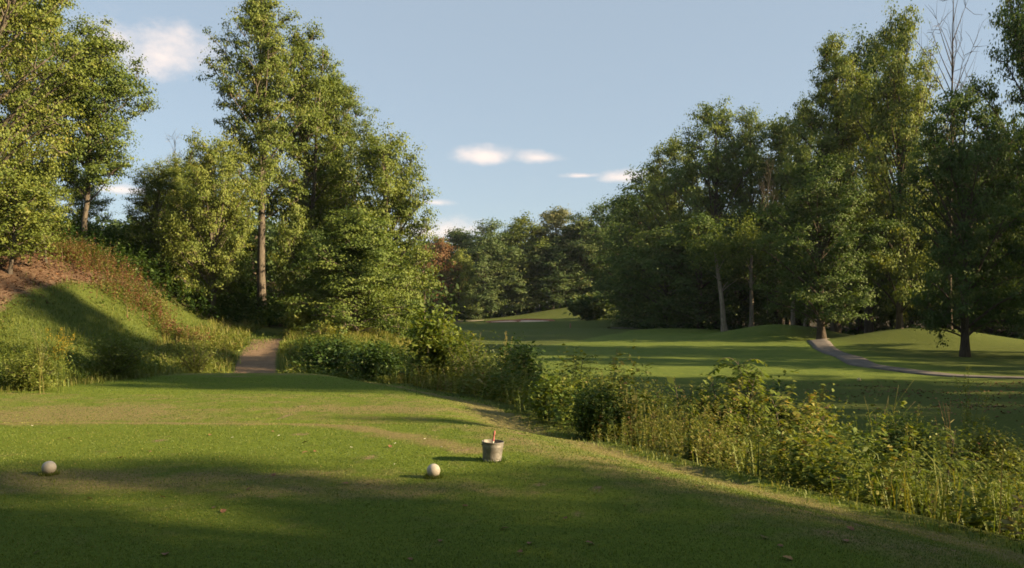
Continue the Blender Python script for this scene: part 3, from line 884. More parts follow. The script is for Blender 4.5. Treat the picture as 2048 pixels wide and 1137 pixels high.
# trees just outside the view whose shadows cross the tees and the fairway
# (x, shadow line u = y + x / tan(sun azimuth), height, crown half width)
shade = [(24, 2.3, 17, 4.6), (27, -3, 19, 6), (24, -9, 18, 6), (30, 2.9, 28, 6.2), (17, -1, 12, 4),
         (34, 20.9, 25, 2.7), (30, 22.4, 27, 2.7), (42, 21.4, 27, 2.6), (34, 29, 12.5, 4.0), (36, 35, 13, 4.6), (38, 47, 15, 4), (46, 56, 20, 6),
         (40, 0, 22, 5.5), (32, -6, 20, 6), (44, -8, 22, 6), (50, 1.5, 25, 5), (52, -3, 25, 6), (21, -5, 13, 4.0), (29, 0, 20, 6), (38, -12, 22, 7), (56, 0.5, 27, 6), (34, 30.0, 26, 1.9), (38, 31.2, 28, 1.9), (34, 13.6, 14.8, 1.1), (30, 25.0, 8.5, 2.2)]
shade = [(x, u - x * math.tan(SUN_AZ - pi / 2), H, hw) for (x, u, H, hw) in shade]
where = ['nearest the tee', 'behind the tee corner', 'farthest back behind the tee', 'second beyond the tee corner', 'low one beside the tee',
         'tall slim one beyond the creek', 'before the tall slim one', 'second tall slim one past the creek', 'near the start of the cart path',
         'beyond the start of the cart path', 'by the first bend of the cart path', 'behind the first bend of the cart path',
         'third beyond the tee corner', 'second back behind the tee', 'last of the row behind the tee', 'fourth beyond the tee corner',
         'fifth beyond the tee corner', 'smallest beside the tee', 'broad one beside the tee', 'broad one far behind the tee', 'outermost beyond the tee corner',
         'high-crowned one opposite the hill', 'second high-crowned one opposite the hill',
         'slim young one across the creek', 'bushy young one across the creek']
for i, ((x, y, H, hw), wh) in enumerate(zip(shade, where)):
    TT('oak_tree', 'poplar' if i in (3, 21, 22) else ['oak', 'wood_a', 'wood_c'][i % 3], 0, y, 0, 0, 'green', 'tree outside the view on the right, ' + wh, 'shade trees right of the tee', x=x, H=H, hw=hw, rot=i * 1.3)

# unseen trees added behind the viewpoint to cut sky light on the shaded turf
for i, (x, y, H) in enumerate([(-30, -9, 19), (-22, -16, 20), (-13, -14, 18), (-5, -19, 21), (4, -15, 19), (12, -20, 20), (-36, 2, 17), (-9, -26, 21), (2, -28, 20), (-20, -28, 21), (-40, 12, 16), (18, -30, 20)]):
    TT('oak_tree', ['oak', 'wood_c', 'wood_a'][i % 3], 0, y, 0, 0, 'green', 'unseen tree added behind the viewpoint to block sky light', 'added trees behind the viewpoint', x=x, H=H, hw=6.5, rot=i * 2.1)


def woodland(name, boxes, label, seed, leaf=0.55, dens=0.55):
    """depth of a wood behind its front trees: one mass"""
    r = np.random.default_rng(seed)
    g = Geo(); tr = Geo()
    for (x0, y0, x1, y1, depth, h0, h1) in boxes:
        L = math.hypot(x1 - x0, y1 - y0)
        n = int(L * depth * dens / 6)
        for _ in range(n):
            u = r.random(); w = r.random() * depth
            nx, ny = -(y1 - y0) / L, (x1 - x0) / L
            x = x0 + (x1 - x0) * u + nx * w; y = y0 + (y1 - y0) * u + ny * w
            z = gz(x, y); h = r.uniform(h0, h1); hw = r.uniform(2.6, 4.0)
            tr.tube(np.array([[x, y, z - .2], [x + r.normal(0, .3), y, z + h * .5], [x + r.normal(0, .4), y, z + h * .9]]), np.array([.22, .16, .05]), 5)
            K = 26
            t = r.random(K)
            a = r.uniform(0, 2 * pi, K); rr = hw * np.sqrt(r.random(K)) * np.sin(pi * (0.12 + 0.8 * t)) ** 0.6
            cc = np.stack([x + rr * np.cos(a), y + rr * np.sin(a), z + h * (0.12 + 0.86 * t)], 1)
            per = 12
            P = np.repeat(cc, per, 0) + r.normal(0, 0.75, (K * per, 3)) * [1, 1, .7]
            nr = unit(r.normal(0, .7, P.shape) + [0, -.2, .5])
            g.leaves(P, np.cross(nr, r.normal(0, 1, P.shape)), nr, r.uniform(.7, 1.3, len(P)) * leaf, leaf * .7, rnd=np.clip(np.repeat(r.normal(.4, .15, K), per), 0, 1))
    root = bpy.data.objects.new(name, None); COL.objects.link(root)
    tag(root, label, 'woodland', kind='stuff')
    o = obj('leaves', g.mesh('leaves'), M['far'], root); o['kind'] = 'stuff'
    o = obj('trunks', tr.mesh('trunks', True), M['bark_dark'], root); o['kind'] = 'stuff'


woodland('woodland', [(-50, 194, 40, 190, 26, 15, 20), (-110, 150, -50, 190, 20, 13, 18)], 'depth of the far wood behind its front trees', 3, 1.1, 0.34)
woodland('woodland', [(25, 122, 70, 80, 22, 13, 18), (26, 122, 34, 188, -18, 12, 17), (70, 80, 95, 50, 20, 13, 18)], 'depth of the right-hand wood behind its front trees', 4, 0.85, 0.42)
woodland('woodland', [(-30, 70, -10, 66, 12, 5, 9), (-62, 48, -42, 56, 16, 7, 11)], 'depth of the trees behind the path and hill', 5, 0.42, 1.2)

# ------------------------------------------------------------------ weeds: masses nobody could count
def scatter(n, x0, x1, y0, y1, dens, r):
    """n tries, kept with probability dens(x, y)"""
    X = r.uniform(x0, x1, n); Y = r.uniform(y0, y1, n)
    k = r.random(n) < dens(X, Y)
    return X[k], Y[k]


def weed_leaves(g, X, Y, H, per, L, hue, r, wid=0.34, lean=0.18, droop=0.0, t0=0.12, hj=0.07):
    N = len(X)
    if N == 0:
        return
    B = np.stack([X, Y, ground_z(X, Y) - 0.03], 1)
    la = r.uniform(0, 2 * pi, N); ln = r.uniform(0, lean, N) * H
    top = np.stack([np.cos(la) * ln, np.sin(la) * ln, H], 1)
    i = np.repeat(np.arange(N), per)
    t = t0 + (1 - t0) * r.random(len(i)) ** 0.8
    P = B[i] + top[i] * t[:, None] * np.stack([t, t, np.ones_like(t)], 1)
    a = r.uniform(0, 2 * pi, len(i))
    ax = np.stack([np.cos(a), np.sin(a), r.normal(0.45 - droop, 0.35, len(i))], 1)
    nr = unit(np.stack([-0.35 * np.cos(a), -0.35 * np.sin(a), np.ones(len(i))], 1) + r.normal(0, 0.35, (len(i), 3)))
    Ls = np.broadcast_to(L, (N,))[i] * r.uniform(0.6, 1.35, len(i)) * (1.15 - 0.5 * t)
    g.leaves(P, ax, nr, Ls, Ls * wid, hue=np.broadcast_to(hue, (N,))[i] + r.normal(0, hj, len(i)), rnd=r.random(len(i)))


def weed_grass(g, X, Y, H, W, hue, r, bend=0.7):
    N = len(X)
    if N == 0:
        return
    B = np.stack([X, Y, ground_z(X, Y) - 0.02], 1)
    a = r.uniform(0, 2 * pi, N)
    g.blades(B, np.stack([np.cos(a), np.sin(a), np.zeros(N)], 1), H, W, r.uniform(0.1, bend, N), hue=hue, rnd=r.random(N))


def weed_obj(name, g, label):
    o = obj(name, g.mesh(name), M['weed'])
    return tag(o, label, 'undergrowth', kind='stuff')


def right_bank():
    r = np.random.default_rng(51)
    g = Geo()
    # ragged fringe where mower stops
    def fr(X, Y):
        d = X - edge_x(Y)
        return np.exp(-((d - 0.12) / 0.22) ** 2) * np.clip(9 / np.maximum(Y, 3), 0, 1)
    X, Y = scatter(130000, -7, 6.5, 4, 27, fr, r)
    weed_grass(g, X, Y, r.uniform(0.03, 0.11, len(X)), 0.007 + 0.0005 * Y, 0.42 + 0.2 * vnoise(X, Y, 0.7, 61) + r.normal(0, .1, len(X)), r)
    # leafy mass
    def dn(X, Y):
        d = X - edge_x(Y)
        return sm((d - 0.15) / 0.5) * (1 - sm((d - 5.6) / 2.0)) * np.clip((9.5 / np.maximum(Y, 5)) ** 1.1, 0, 1)
    X, Y = scatter(30000, -8, 14, 3, 28, dn, r)
    d = X - edge_x(Y)
    n1 = vnoise(X, Y, 1.7, 62); n2 = vnoise(X, Y, 0.6, 63)
    H = (0.36 + 0.85 * sm((d - 0.1) / 1.5)) * (0.85 + 0.45 * n1 + 0.2 * n2) * r.uniform(0.7, 1.12, len(X))
    H *= 1 - 0.35 * sm((d - 3.5) / 3)
    H *= 1 - 0.15 * sm((Y - 17) / 6)
    sp = vnoise(X, Y, 0.95, 68)                       # patches of different plants
    broad = sp > 0.22; fine = sp < -0.2
    H *= np.where(broad, 1.12, np.where(fine, 0.9, 1.0)) * 1.12
    cap = 0.14 + 0.46 * np.maximum(d, 0) + 1.2 * sm(d / 4.2)       # the mown lip keeps its evening sun
    H = np.where(Y < 12.5, np.minimum(H, cap * r.uniform(0.75, 1.1, len(X))), H)
    hue = 0.36 + 0.10 * n2 + 0.10 * vnoise(X, Y, 2.5, 65) + np.where(broad, 0.03, np.where(fine, 0.12, 0.04))
    br = 0.8 * np.exp(-((X + 1.6) / 2.0) ** 2 - ((Y - 22.5) / 2.6) ** 2) + 0.45 * np.exp(-((X - 2.6) / 1.0) ** 2 - ((Y - 12) / 1.5) ** 2)
    hue = hue + 0.36 * br * r.random(len(X))
    hue = np.clip(hue + np.where(r.random(len(X)) < 0.06, 0.25, 0), 0.08, .88)
    L = (0.040 + 0.0026 * Y) * np.where(broad, 1.75, np.where(fine, 0.8, 1.1))
    for m_, per, wd, dr in ((broad, 18, 0.58, 0.3), (fine, 35, 0.27, 0.0), (~broad & ~fine, 26, 0.43, 0.1)):
        weed_leaves(g, X[m_], Y[m_], H[m_], per, L[m_], hue[m_], r, wd, droop=dr, t0=0.12)
    # grasses mixed in
    X, Y = scatter(26000, -7, 10, 4, 27, lambda X, Y: dn(X, Y) * sm((vnoise(X, Y, 1.3, 66) + 0.25) * 1.6), r)
    d = X - edge_x(Y)
    weed_grass(g, X, Y, np.minimum((0.35 + 0.6 * sm(d / 1.5)) * r.uniform(0.6, 1.35, len(X)), np.where(Y < 12.5, 0.16 + 0.5 * np.maximum(d, 0) + 1.2 * sm(d / 4.2), 9)), 0.010 + 0.0004 * Y,
               np.clip(0.40 + 0.16 * vnoise(X, Y, 0.8, 67) + r.normal(0, 0.10, len(X)) + 0.25 * np.exp(-((Y - 22.5) / 3) ** 2), 0.1, 0.82), r, 0.9)
    weed_obj('undergrowth', g, 'tangle of weeds and grasses on the creek bank right of the tees')


def far_bank():
    r = np.random.default_rng(52)
    g = Geo()
    def dn(X, Y):
        d = X - edge_x(Y)
        return sm((d - 4.4) / 0.8) * (1 - sm((d - 7.0 - 1.2 * vnoise(X, Y, 3, 70)) / 1.0)) * 0.75
    X, Y = scatter(9000, -2, 18, 8, 30, dn, r)
    n1 = vnoise(X, Y, 1.9, 72)
    H = (0.45 + 0.35 * n1) * r.uniform(0.6, 1.2, len(X)); H = np.maximum(H, 0.1)
    weed_leaves(g, X, Y, H, 22, 0.13, np.clip(0.20 + 0.16 * vnoise(X, Y, 1.1, 73) + np.where(r.random(len(X)) < .1, .4, 0), 0.05, .88), r)
    X, Y = scatter(9000, -2, 18, 8, 30, dn, r)
    weed_grass(g, X, Y, r.uniform(0.3, 0.8, len(X)), 0.016, np.clip(0.40 + r.normal(0, .12, len(X)), .1, .8), r, 0.9)
    weed_obj('undergrowth', g, 'shaded weeds along the far side of the creek')


def left_weeds():
    r = np.random.default_rng(53)
    g = Geo()
    def bound(Y):                                   # turf edge on the left
        return np.interp(Y, [17, 19.2, 22, 25, 28, 31], [-13.2, -12.2, -11.6, -10.9, -10.3, -10.6])
    def dn(X, Y):
        return sm((bound(Y) - X + 0.3 * vnoise(X, Y, 0.9, 80)) / 0.6) * sm((Y - 18.6) / 1.2) * (1 - sm((Y - 29) / 4))
    X, Y = scatter(7500, -24, -9, 17.5, 32, dn, r)
    n1 = vnoise(X, Y, 1.5, 81); n2 = vnoise(X, Y, 0.5, 82)
    H = np.clip(0.62 + 0.3 * n1 + 0.12 * n2, 0.2, 1.3) * r.uniform(0.7, 1.1, len(X)) * (0.45 + 0.55 * sm((bound(Y) - X) / 1.4))
    hue = np.clip(0.37 + 0.10 * n2 + 0.08 * n1 + np.where(r.random(len(X)) < .05, .3, 0), 0.1, .86)
    weed_leaves(g, X, Y, H, 14, 0.145, hue, r, 0.24, t0=0.3)
    X, Y = scatter(15000, -24, -9, 17.5, 32, dn, r)
    weed_grass(g, X, Y, np.clip(0.6 + 0.3 * vnoise(X, Y, 1.5, 81), 0.2, 1) * r.uniform(0.6, 1.2, len(X)), 0.016, np.clip(0.43 + r.normal(0, .08, len(X)), .1, .75), r, 0.8)
    X, Y = scatter(18000, -14, -8, 17.5, 30, lambda X, Y: np.exp(-((bound(Y) - X) / 0.35) ** 2), r)
    weed_grass(g, X, Y, r.uniform(0.08, 0.3, len(X)), 0.014, np.clip(0.52 + r.normal(0, .08, len(X)), .1, .75), r, 1.0)
    weed_obj('undergrowth', g, 'tall weeds left of the tees at the foot of the hill')


def path_weeds():
    r = np.random.default_rng(54)
    g = Geo()
    def dn(X, Y):
        pd = np.abs(X - path_x(Y))
        return sm((pd - 0.85 - 0.2 * vnoise(X, Y, 0.7, 90)) / 0.4) * sm((Y - 26.2) / 1.0) * (1 - sm((Y - 47) / 3))
    X, Y = scatter(8500, -15.5, -2.5, 26, 50, dn, r)
    n1 = vnoise(X, Y, 2.2, 91); n2 = vnoise(X, Y, 0.8, 92)
    rt = sm((X - path_x(Y) - 0.6) / 1.5) * (1 - sm((Y - 37) / 5))
    H = np.clip((0.36 + 0.45 * rt) * (1 + 0.4 * n1 + 0.25 * n2), 0.12, 1.3) * r.uniform(0.7, 1.15, len(X))
    hue = np.clip(0.46 - 0.13 * rt + 0.10 * n2 + np.where(r.random(len(X)) < .05, .25, 0), 0.06, .86)
    weed_leaves(g, X, Y, H, 12, 0.165, hue, r, 0.32, t0=0.3)
    X, Y = scatter(24000, -16.5, -4, 28, 51, dn, r)
    rt = sm((X - path_x(Y) - 0.6) / 1.5) * (1 - sm((Y - 37) / 5))
    weed_grass(g, X, Y, r.uniform(0.2, 0.75, len(X)), 0.02, np.clip(0.60 - 0.2 * rt + 0.06 * vnoise(X, Y, 1.5, 93) + r.normal(0, .06, len(X)), .1, .75), r, 0.9)
    weed_obj('undergrowth', g, 'grasses and weeds on both sides of the dirt path')


def hill_cover():
    r = np.random.default_rng(55)
    g = Geo()
    def soil(X, Y):
        return sm((-21.0 - X + 0.25 * (Y - 34) + 0.7 * vnoise(X, Y, 0.8, 21)) / 1.6) * sm((Y - 30.2) / 3)
    def dn(X, Y):
        return (1 - soil(X, Y)) * sm((-11.8 - X) / 1.5) * sm((Y - 26) / 2) * (1 - sm((Y - 45) / 3)) + 0.02
    X, Y = scatter(46000, -27, -12, 25, 45, dn, r)
    weed_grass(g, X, Y, r.uniform(0.05, 0.17, len(X)) * (1 + 0.6 * vnoise(X, Y, 2.2, 94)), 0.022, np.clip(0.35 + 0.10 * vnoise(X, Y, 1.6, 95) + r.normal(0, .07, len(X)), .1, .72), r, 1.0)
    # taller pale tufts in patches on the slope
    X, Y = scatter(9000, -25, -12.5, 26, 43, lambda X, Y: dn(X, Y) * sm((vnoise(X, Y, 1.1, 86) - 0.25) * 2.2), r)
    weed_grass(g, X, Y, r.uniform(0.18, 0.5, len(X)), 0.02, np.clip(0.52 + r.normal(0, .08, len(X)), .2, .75), r, 1.0)
    X, Y = scatter(2600, -25, -12.5, 26, 43, lambda X, Y: dn(X, Y) * sm((vnoise(X, Y, 1.6, 87) - 0.2) * 2.2), r)
    weed_leaves(g, X, Y, r.uniform(0.15, 0.5, len(X)), 12, 0.12, np.clip(0.40 + r.normal(0, .1, len(X)), .1, .8), r, 0.4)
    weed_obj('hill_grass', g, 'long green grass on the slope left of the path')
    g = Geo()
    # reddish thicket along the crest of the slope
    line = [(-24.5, 41.5), (-22.2, 41), (-19.8, 40.6), (-17.8, 40), (-16.4, 39), (-15.2, 38)]
    def dt(X, Y):
        return np.exp(-(seg_dist(X, Y, line) / (0.6 + 1.3 * sm((-16.5 - X) / 4))) ** 2) * np.clip(0.75 + 0.7 * vnoise(X, Y, 1.3, 88), 0.1, 1)
    X, Y = scatter(12000, -27, -12, 33, 45, dt, r)
    n1 = vnoise(X, Y, 1.4, 96)
    H = (1.2 + 0.45 * n1) * r.uniform(0.5, 1.15, len(X)) * (0.6 + 0.4 * sm((-14.5 - X) / 4))
    hue = np.where(r.random(len(X)) < 0.45, r.uniform(0.26, 0.5, len(X)), r.uniform(0.80, 0.93, len(X)))
    weed_leaves(g, X, Y, H, 20, 0.13, hue, r, 0.4)
    k = r.integers(0, len(X), 150)
    k = k[(X[k] < -17.8) & (X[k] > -23)]
    weed_grass(g, X[k] + 0.02, Y[k] - 0.8, H[k] * 1.15, 0.014, np.full(len(k), 0.95), r, 0.5)
    weed_obj('thicket', g, 'rust and red weed thicket along the crest of the left slope')


def wood_floor():
    r = np.random.default_rng(56)
    g = Geo()
    X, Y = scatter(7000, -34, -6, 41.5, 60, lambda X, Y: sm((Y - 48 + 0.9 * np.clip(-12.5 - X, 0, 7)) / 2), r)
    H = r.uniform(0.4, 1.3, len(X)) * (1 + 0.5 * vnoise(X, Y, 2.5, 97)) * (1 + 0.6 * sm((-13 - X) / 3))
    weed_leaves(g, X, Y, np.maximum(H, .15), 14, 0.26, np.clip(0.16 + 0.12 * vnoise(X, Y, 1.7, 98), .02, .6), r, 0.55)
    weed_obj('undergrowth', g, 'shady undergrowth under the trees behind the path')
    g = Geo()
    line = [(72, 66), (55, 70), (44, 76), (37, 90), (30, 98), (22, 100), (19, 108), (21, 120), (28, 140), (36, 160), (38, 186), (20, 190), (0, 189), (-20, 180), (-40, 166)]
    X, Y = scatter(44000, -45, 80, 62, 190, lambda X, Y: np.exp(-(seg_dist(X, Y, line) / 2.2) ** 2) * 0.9, r)
    H = r.uniform(0.4, 1.9, len(X)) * (1 + 0.6 * vnoise(X, Y, 4, 99)) * (0.35 + 0.65 * sm((Y - 92) / 25))
    weed_leaves(g, X, Y, np.maximum(H, .15), 16, 0.48, np.clip(0.10 + 0.10 * vnoise(X, Y, 3, 100), .0, .6), r, 0.6)
    weed_obj('undergrowth', g, 'dark bushes and brambles along the foot of the right-hand and far woods')


right_bank(); far_bank(); left_weeds(); path_weeds(); hill_cover(); wood_floor()


def turf():
    """short blades standing out of the near turf"""
    r = np.random.default_rng(57)
    n = 700000
    Y = 4.6 + (24 - 4.6) * r.random(n) ** 1.7
    X = r.uniform(-1, 1, n) * (0.66 * Y + 0.3)
    d = X - edge_x(Y)
    keep = (d < 0.25) & (r.random(n) < np.clip(8.5 / Y, 0, 1)) & (X > -0.66 * Y)
    X, Y, d = X[keep][:190000], Y[keep][:190000], d[keep][:190000]
    # longer tufts the mower leaves round the markers and the bucket
    tx = []; ty = []; nt = 0
    for px, py, rad in ((98, 948, 0.07), (867, 954, 0.07), (984, 922, 0.125)):
        Yc = EYE * F / (py - HY); Xc = (px - CX) / F * Yc
        aa = r.uniform(0, 2 * pi, 260); q = rad * r.uniform(0.75, 1.35, 260)
        tx.append(Xc + np.cos(aa) * q); ty.append(Yc + np.sin(aa) * q); nt += 260
    X = np.concatenate([X] + tx); Y = np.concatenate([Y] + ty); d = X - edge_x(Y)
    N = len(X)
    z = ground_z(X, Y)
    a = r.uniform(0, 2 * pi, N)
    h = r.uniform(0.006, 0.016, N) * (1 + 0.03 * Y)
    h[-nt:] = r.uniform(0.02, 0.05, nt)
    w = (0.0012 + 0.00045 * Y)
    s = np.stack([np.cos(a), np.sin(a), np.zeros(N)], 1) * w[:, None]
    B = np.stack([X, Y, z - 0.003], 1)
    tip = B + np.stack([np.cos(a + 1.3) * h * 0.6, np.sin(a + 1.3) * h * 0.6, h], 1)
    V = np.stack([B - s, B + s, tip], 1).reshape(-1, 3)
    straw = np.clip(0.8 * np.exp(-(seg_dist(X, Y, TEE_ARC) / 0.22) ** 2) + 0.5 * np.exp(-((d + 0.35) / 0.4) ** 2) + 0.3 * np.exp(-((X + 3.3) / 2.4) ** 2 - ((Y - 7.6) / 0.6) ** 2)
                    + 0.25 * vnoise(X, Y, 0.7, 41), 0, 1)
    hue = 0.32 + 0.08 * vnoise(X, Y, 2.0, 40) + 0.30 * straw + np.where(r.random(N) < 0.12, 0.25, 0)
    me = mesh_np('turf_grass', V, [np.arange(3 * N).reshape(N, 3)], dict(hue=np.repeat(np.clip(hue, .1, .72), 3), rnd=np.repeat(r.random(N), 3)))
    tag(obj('turf_grass', me, M['weed']), 'short mown grass blades of the tee turf', 'grass', kind='stuff')


turf()

# ------------------------------------------------------------------ single shrubs and plants one can point at
def plant_root(name, x, y, label, cat='shrub', group=None):
    root = bpy.data.objects.new(name, None); COL.objects.link(root)
    root.location = (x, y, gz(x, y) - 0.03)
    return tag(root, label, cat, group)


def shrub(name, px, Y, top_py, half_px, leafm, label, seed, leaf=0.10, stems=16, per=36, hue=None, cat='shrub', dense=1.0, wid=0.5, x=None):
    r = np.random.default_rng(seed)
    X = (px - CX) / F * Y if x is None else x
    root = plant_root(name, X, Y, label, cat)
    z0 = root.location.z
    H = EYE - (top_py - HY) / F * Y - z0; R = half_px / F * Y
    w = Geo(); g = Geo()
    K = int(stems)
    for i in range(K):
        a = r.uniform(0, 2 * pi); q = math.sqrt(r.random()) * 0.95
        top = np.array([cos(a) * R * q, sin(a) * R * q, H * (1 - 0.42 * q * q) * r.uniform(0.72, 1.0)])
        u = np.linspace(0, 1, 5)[:, None]
        P = top * u * np.concatenate([u ** 0.6, u ** 0.6, np.ones_like(u)], 1) + r.normal(0, 0.02 * H, (5, 3)) * u
        w.tube(P, np.linspace(0.016, 0.004, 5) * (0.6 + 0.3 * H), 4, cap=False)
        nb = max(3, int(7 * dense))
        t = r.uniform(0.25, 1, nb); t[0] = 1
        c = np.stack([np.interp(t, u[:, 0], P[:, j]) for j in range(3)], 1) + r.normal(0, 0.10 * R + 0.03, (nb, 3))
        idx = np.repeat(np.arange(nb), per // 4 + 3)
        N = len(idx)
        Pp = c[idx] + r.normal(0, 0.09 * R + 0.05, (N, 3))
        aa = r.uniform(0, 2 * pi, N)
        ax = np.stack([np.cos(aa), np.sin(aa), r.normal(0.25, 0.4, N)], 1)
        nr = unit(r.normal(0, 0.45, (N, 3)) + unit(Pp) * 0.4 + [0, 0, 0.6])
        L = leaf * r.uniform(0.6, 1.3, N)
        kw = dict(rnd=np.clip(r.normal(0.5, 0.2, N), 0, 1))
        if hue is not None:
            kw['hue'] = np.clip(r.normal(hue, 0.06, N), 0, 1)
        g.leaves(Pp, ax, nr, L, L * wid, **kw)
    obj('stems', w.mesh('stems'), M['bark'], root)
    obj('foliage', g.mesh('foliage'), M[leafm], root)
    return root


shrub('leafy_shrub', 872, 26.5, 626, 74, 'shrub', 'bright broad-leaved shrub standing out of the creek weeds, beyond the tee edge', 71, 0.19, 34, 70, dense=1.2)
shrub('leafy_shrub', 945, 25.5, 656, 62, 'weed', 'feathery olive shrub right of the bright broad-leaved one', 72, 0.13, 26, 60, 0.42, wid=0.3)
shrub('round_bush', 1040, 24, 684, 56, 'weed', 'dark rounded bush where the creek weeds meet the fairway', 73, 0.13, 34, 66, 0.16, dense=1.3)
shrub('round_bush', 655, 30, 682, 62, 'weed', 'dark bush right of the dirt path', 74, 0.15, 30, 60, 0.14, dense=1.2)
shrub('round_bush', 752, 29, 690, 58, 'weed', 'second dark bush between path and creek, right of the first', 75, 0.15, 28, 60, 0.18, dense=1.2)
shrub('leafy_shrub', 590, 44, 612, 34, 'weed', 'pale feathery shrub at the wood edge behind the path', 76, 0.2, 20, 44, 0.5)
shrub('leafy_shrub', 660, 41, 650, 26, 'weed', 'yellow-flowered shrub at the foot of the drooping tree', 77, 0.16, 14, 36, 0.56)
shrub('round_bush', 232, 23.5, 668, 72, 'weed', 'rounded feathery bush left of the tees', 78, 0.10, 44, 80, 0.42, dense=1.5, wid=0.22)
shrub('round_bush', 60, 19.6, 700, 66, 'weed', 'bushy weed clump at the left edge of the tees', 79, 0.09, 40, 80, 0.46, dense=1.4, wid=0.25)
shrub('round_bush', 390, 27.5, 668, 44, 'weed', 'low bush left of the dirt path with brownish tips', 80, 0.10, 26, 60, 0.5, dense=1.3, wid=0.25)
shrub('round_bush', 1186, 146, 592, 40, 'far', 'far round dark bush on the bank beside the green', 81, 1.1, 40, 60, dense=1.4)
shrub('vine_mound', 1800, 13.0, 838, 85, 'weed', 'mound of vines before the shaded fairway at the right', 82, 0.06, 46, 110, 0.34, dense=1.5)
shrub('leafy_shrub', 1980, 11.6, 850, 66, 'weed', 'rusty-tinted bush at the right edge beside the creek', 83, 0.055, 44, 100, 0.52, dense=1.3)
shrub('leafy_shrub', 1290, 15.4, 808, 40, 'weed', 'small green bush below the large-leaved sapling', 84, 0.12, 22, 50, 0.3, dense=1.1)
shrub('wispy_weed', 1492, 19.5, 722, 24, 'pale', 'pale wispy seeding weed behind the drooping sapling', 85, 0.05, 16, 40, cat='weed')
shrub('leafy_shrub', 1560, 18.0, 790, 60, 'weed', 'dark shrub behind the drooping sapling', 86, 0.12, 24, 50, 0.16, dense=1.2)


shrub('leafy_shrub', 1108, 16.6, 752, 46, 'shrub', 'leafy green clump at the tee edge before the dark rounded bush', 87, 0.10, 22, 56, dense=1.2)
shrub('leafy_shrub', 1195, 13.4, 775, 56, 'weed', 'dense green weed clump left of the straw-coloured tuft', 88, 0.065, 44, 96, 0.26, dense=1.3)
shrub('leafy_shrub', 1420, 11.6, 868, 60, 'weed', 'yellow-green clump below the drooping sapling', 89, 0.055, 44, 100, 0.44, dense=1.4)
shrub('leafy_shrub', 1640, 10.2, 905, 66, 'weed', 'bright yellow-green clump on the bank below the goldenrod', 90, 0.05, 50, 110, 0.46, dense=1.5)
shrub('leafy_shrub', 1800, 9.0, 955, 76, 'weed', 'sunlit clump of narrow-leaved weeds below the fern-like sumac', 95, 0.045, 54, 120, 0.45, dense=1.5, wid=0.3)
shrub('leafy_shrub', 1985, 8.4, 985, 80, 'weed', 'large sunlit weed clump in the lower right corner', 96, 0.042, 60, 130, 0.42, dense=1.6)


def pinnate(name, px, Y, top_py, half_px, label, seed, fronds=26, leaflet=0.14, pairs=8, mat='shrub', fern=False, tilt=0.3, cat='sapling'):
    """sapling with drooping feather-like compound leaves"""
    r = np.random.default_rng(seed)
    X = (px - CX) / F * Y
    root = plant_root(name, X, Y, label, cat)
    H = (EYE - (top_py - HY) / F * Y - root.location.z) * 1.1; R = half_px / F * Y
    w = Geo(); g = Geo()
    u = np.linspace(0, 1, 7)[:, None]
    ns = 3 if not fern else 2
    stems = []
    for i in range(ns):
        top = np.array([r.normal(0, 0.28) * R, r.normal(0, 0.28) * R, H * r.uniform(0.72, 0.92) if i else H * 0.9])
        P = top * u + r.normal(0, 0.015, (7, 3)) * u
        w.tube(P, np.linspace(0.018, 0.007, 7), 5, cap=False); stems.append(P)
    for i in range(fronds):
        P = stems[i % ns]
        t = r.uniform(0.28, 1.0)
        b = np.array([np.interp(t, u[:, 0], P[:, j]) for j in range(3)])
        a = i * 2.4 + r.normal(0, 0.3)
        L = R * r.uniform(0.55, 0.95)
        el = r.uniform(0.25, 0.95)
        hd = np.array([cos(a), sin(a), 0])
        k = np.linspace(0, 1, pairs + 2)[:, None]
        Q = b + hd * L * k * cos(el) + np.array([0, 0, 1]) * (L * k * sin(el) - L * 0.75 * k ** 2 * (0.9 if not fern else 0.6))
        w.tube(Q, np.linspace(0.006, 0.002, len(Q)), 3, cap=False)
        T = unit(np.gradient(Q, axis=0))[1:]
        C = Q[1:]
        side = unit(np.cross(T, [0, 0, 1.0]))
        for sg in (-1, 1):
            ax = side * sg + T * 0.35 + np.array([0, 0, -0.35]) + r.normal(0, 0.15, C.shape)
            nr = unit(np.array([0, 0, 1.0]) + r.normal(0, 0.25, C.shape) - side * sg * 0.2)
            Ls = leaflet * np.sin(np.linspace(0.5, 2.7, len(C))) * r.uniform(0.8, 1.15, len(C))
            g.leaves(C, ax, nr, Ls, Ls * (0.42 if not fern else 0.2), 0.1, rnd=np.clip(r.normal(0.5, 0.2) + r.normal(0, .12, len(C)), 0, 1))
    obj('stems', w.mesh('stems'), M['bark'], root)
    obj('fronds', g.mesh('fronds'), M[mat], root)


pinnate('compound_leaf_sapling', 1478, 14.6, 722, 112, 'sapling with drooping feather-like leaves, tallest of the creek bank', 91, 96, 0.20, 8)
pinnate('compound_leaf_sapling', 1592, 13.8, 785, 82, 'lower spreading sapling with yellowing leaflets right of the tallest one', 92, 50, 0.17, 8)
pinnate('compound_leaf_sapling', 1872, 10.6, 858, 85, 'fern-like sumac sapling before the shaded creek at the right', 93, 22, 0.14, 14, fern=True)
pinnate('compound_leaf_sapling', 1150, 19.5, 708, 60, 'spiky yellow-green young plant beside the dark rounded bush', 94, 20, 0.16, 10, fern=True)


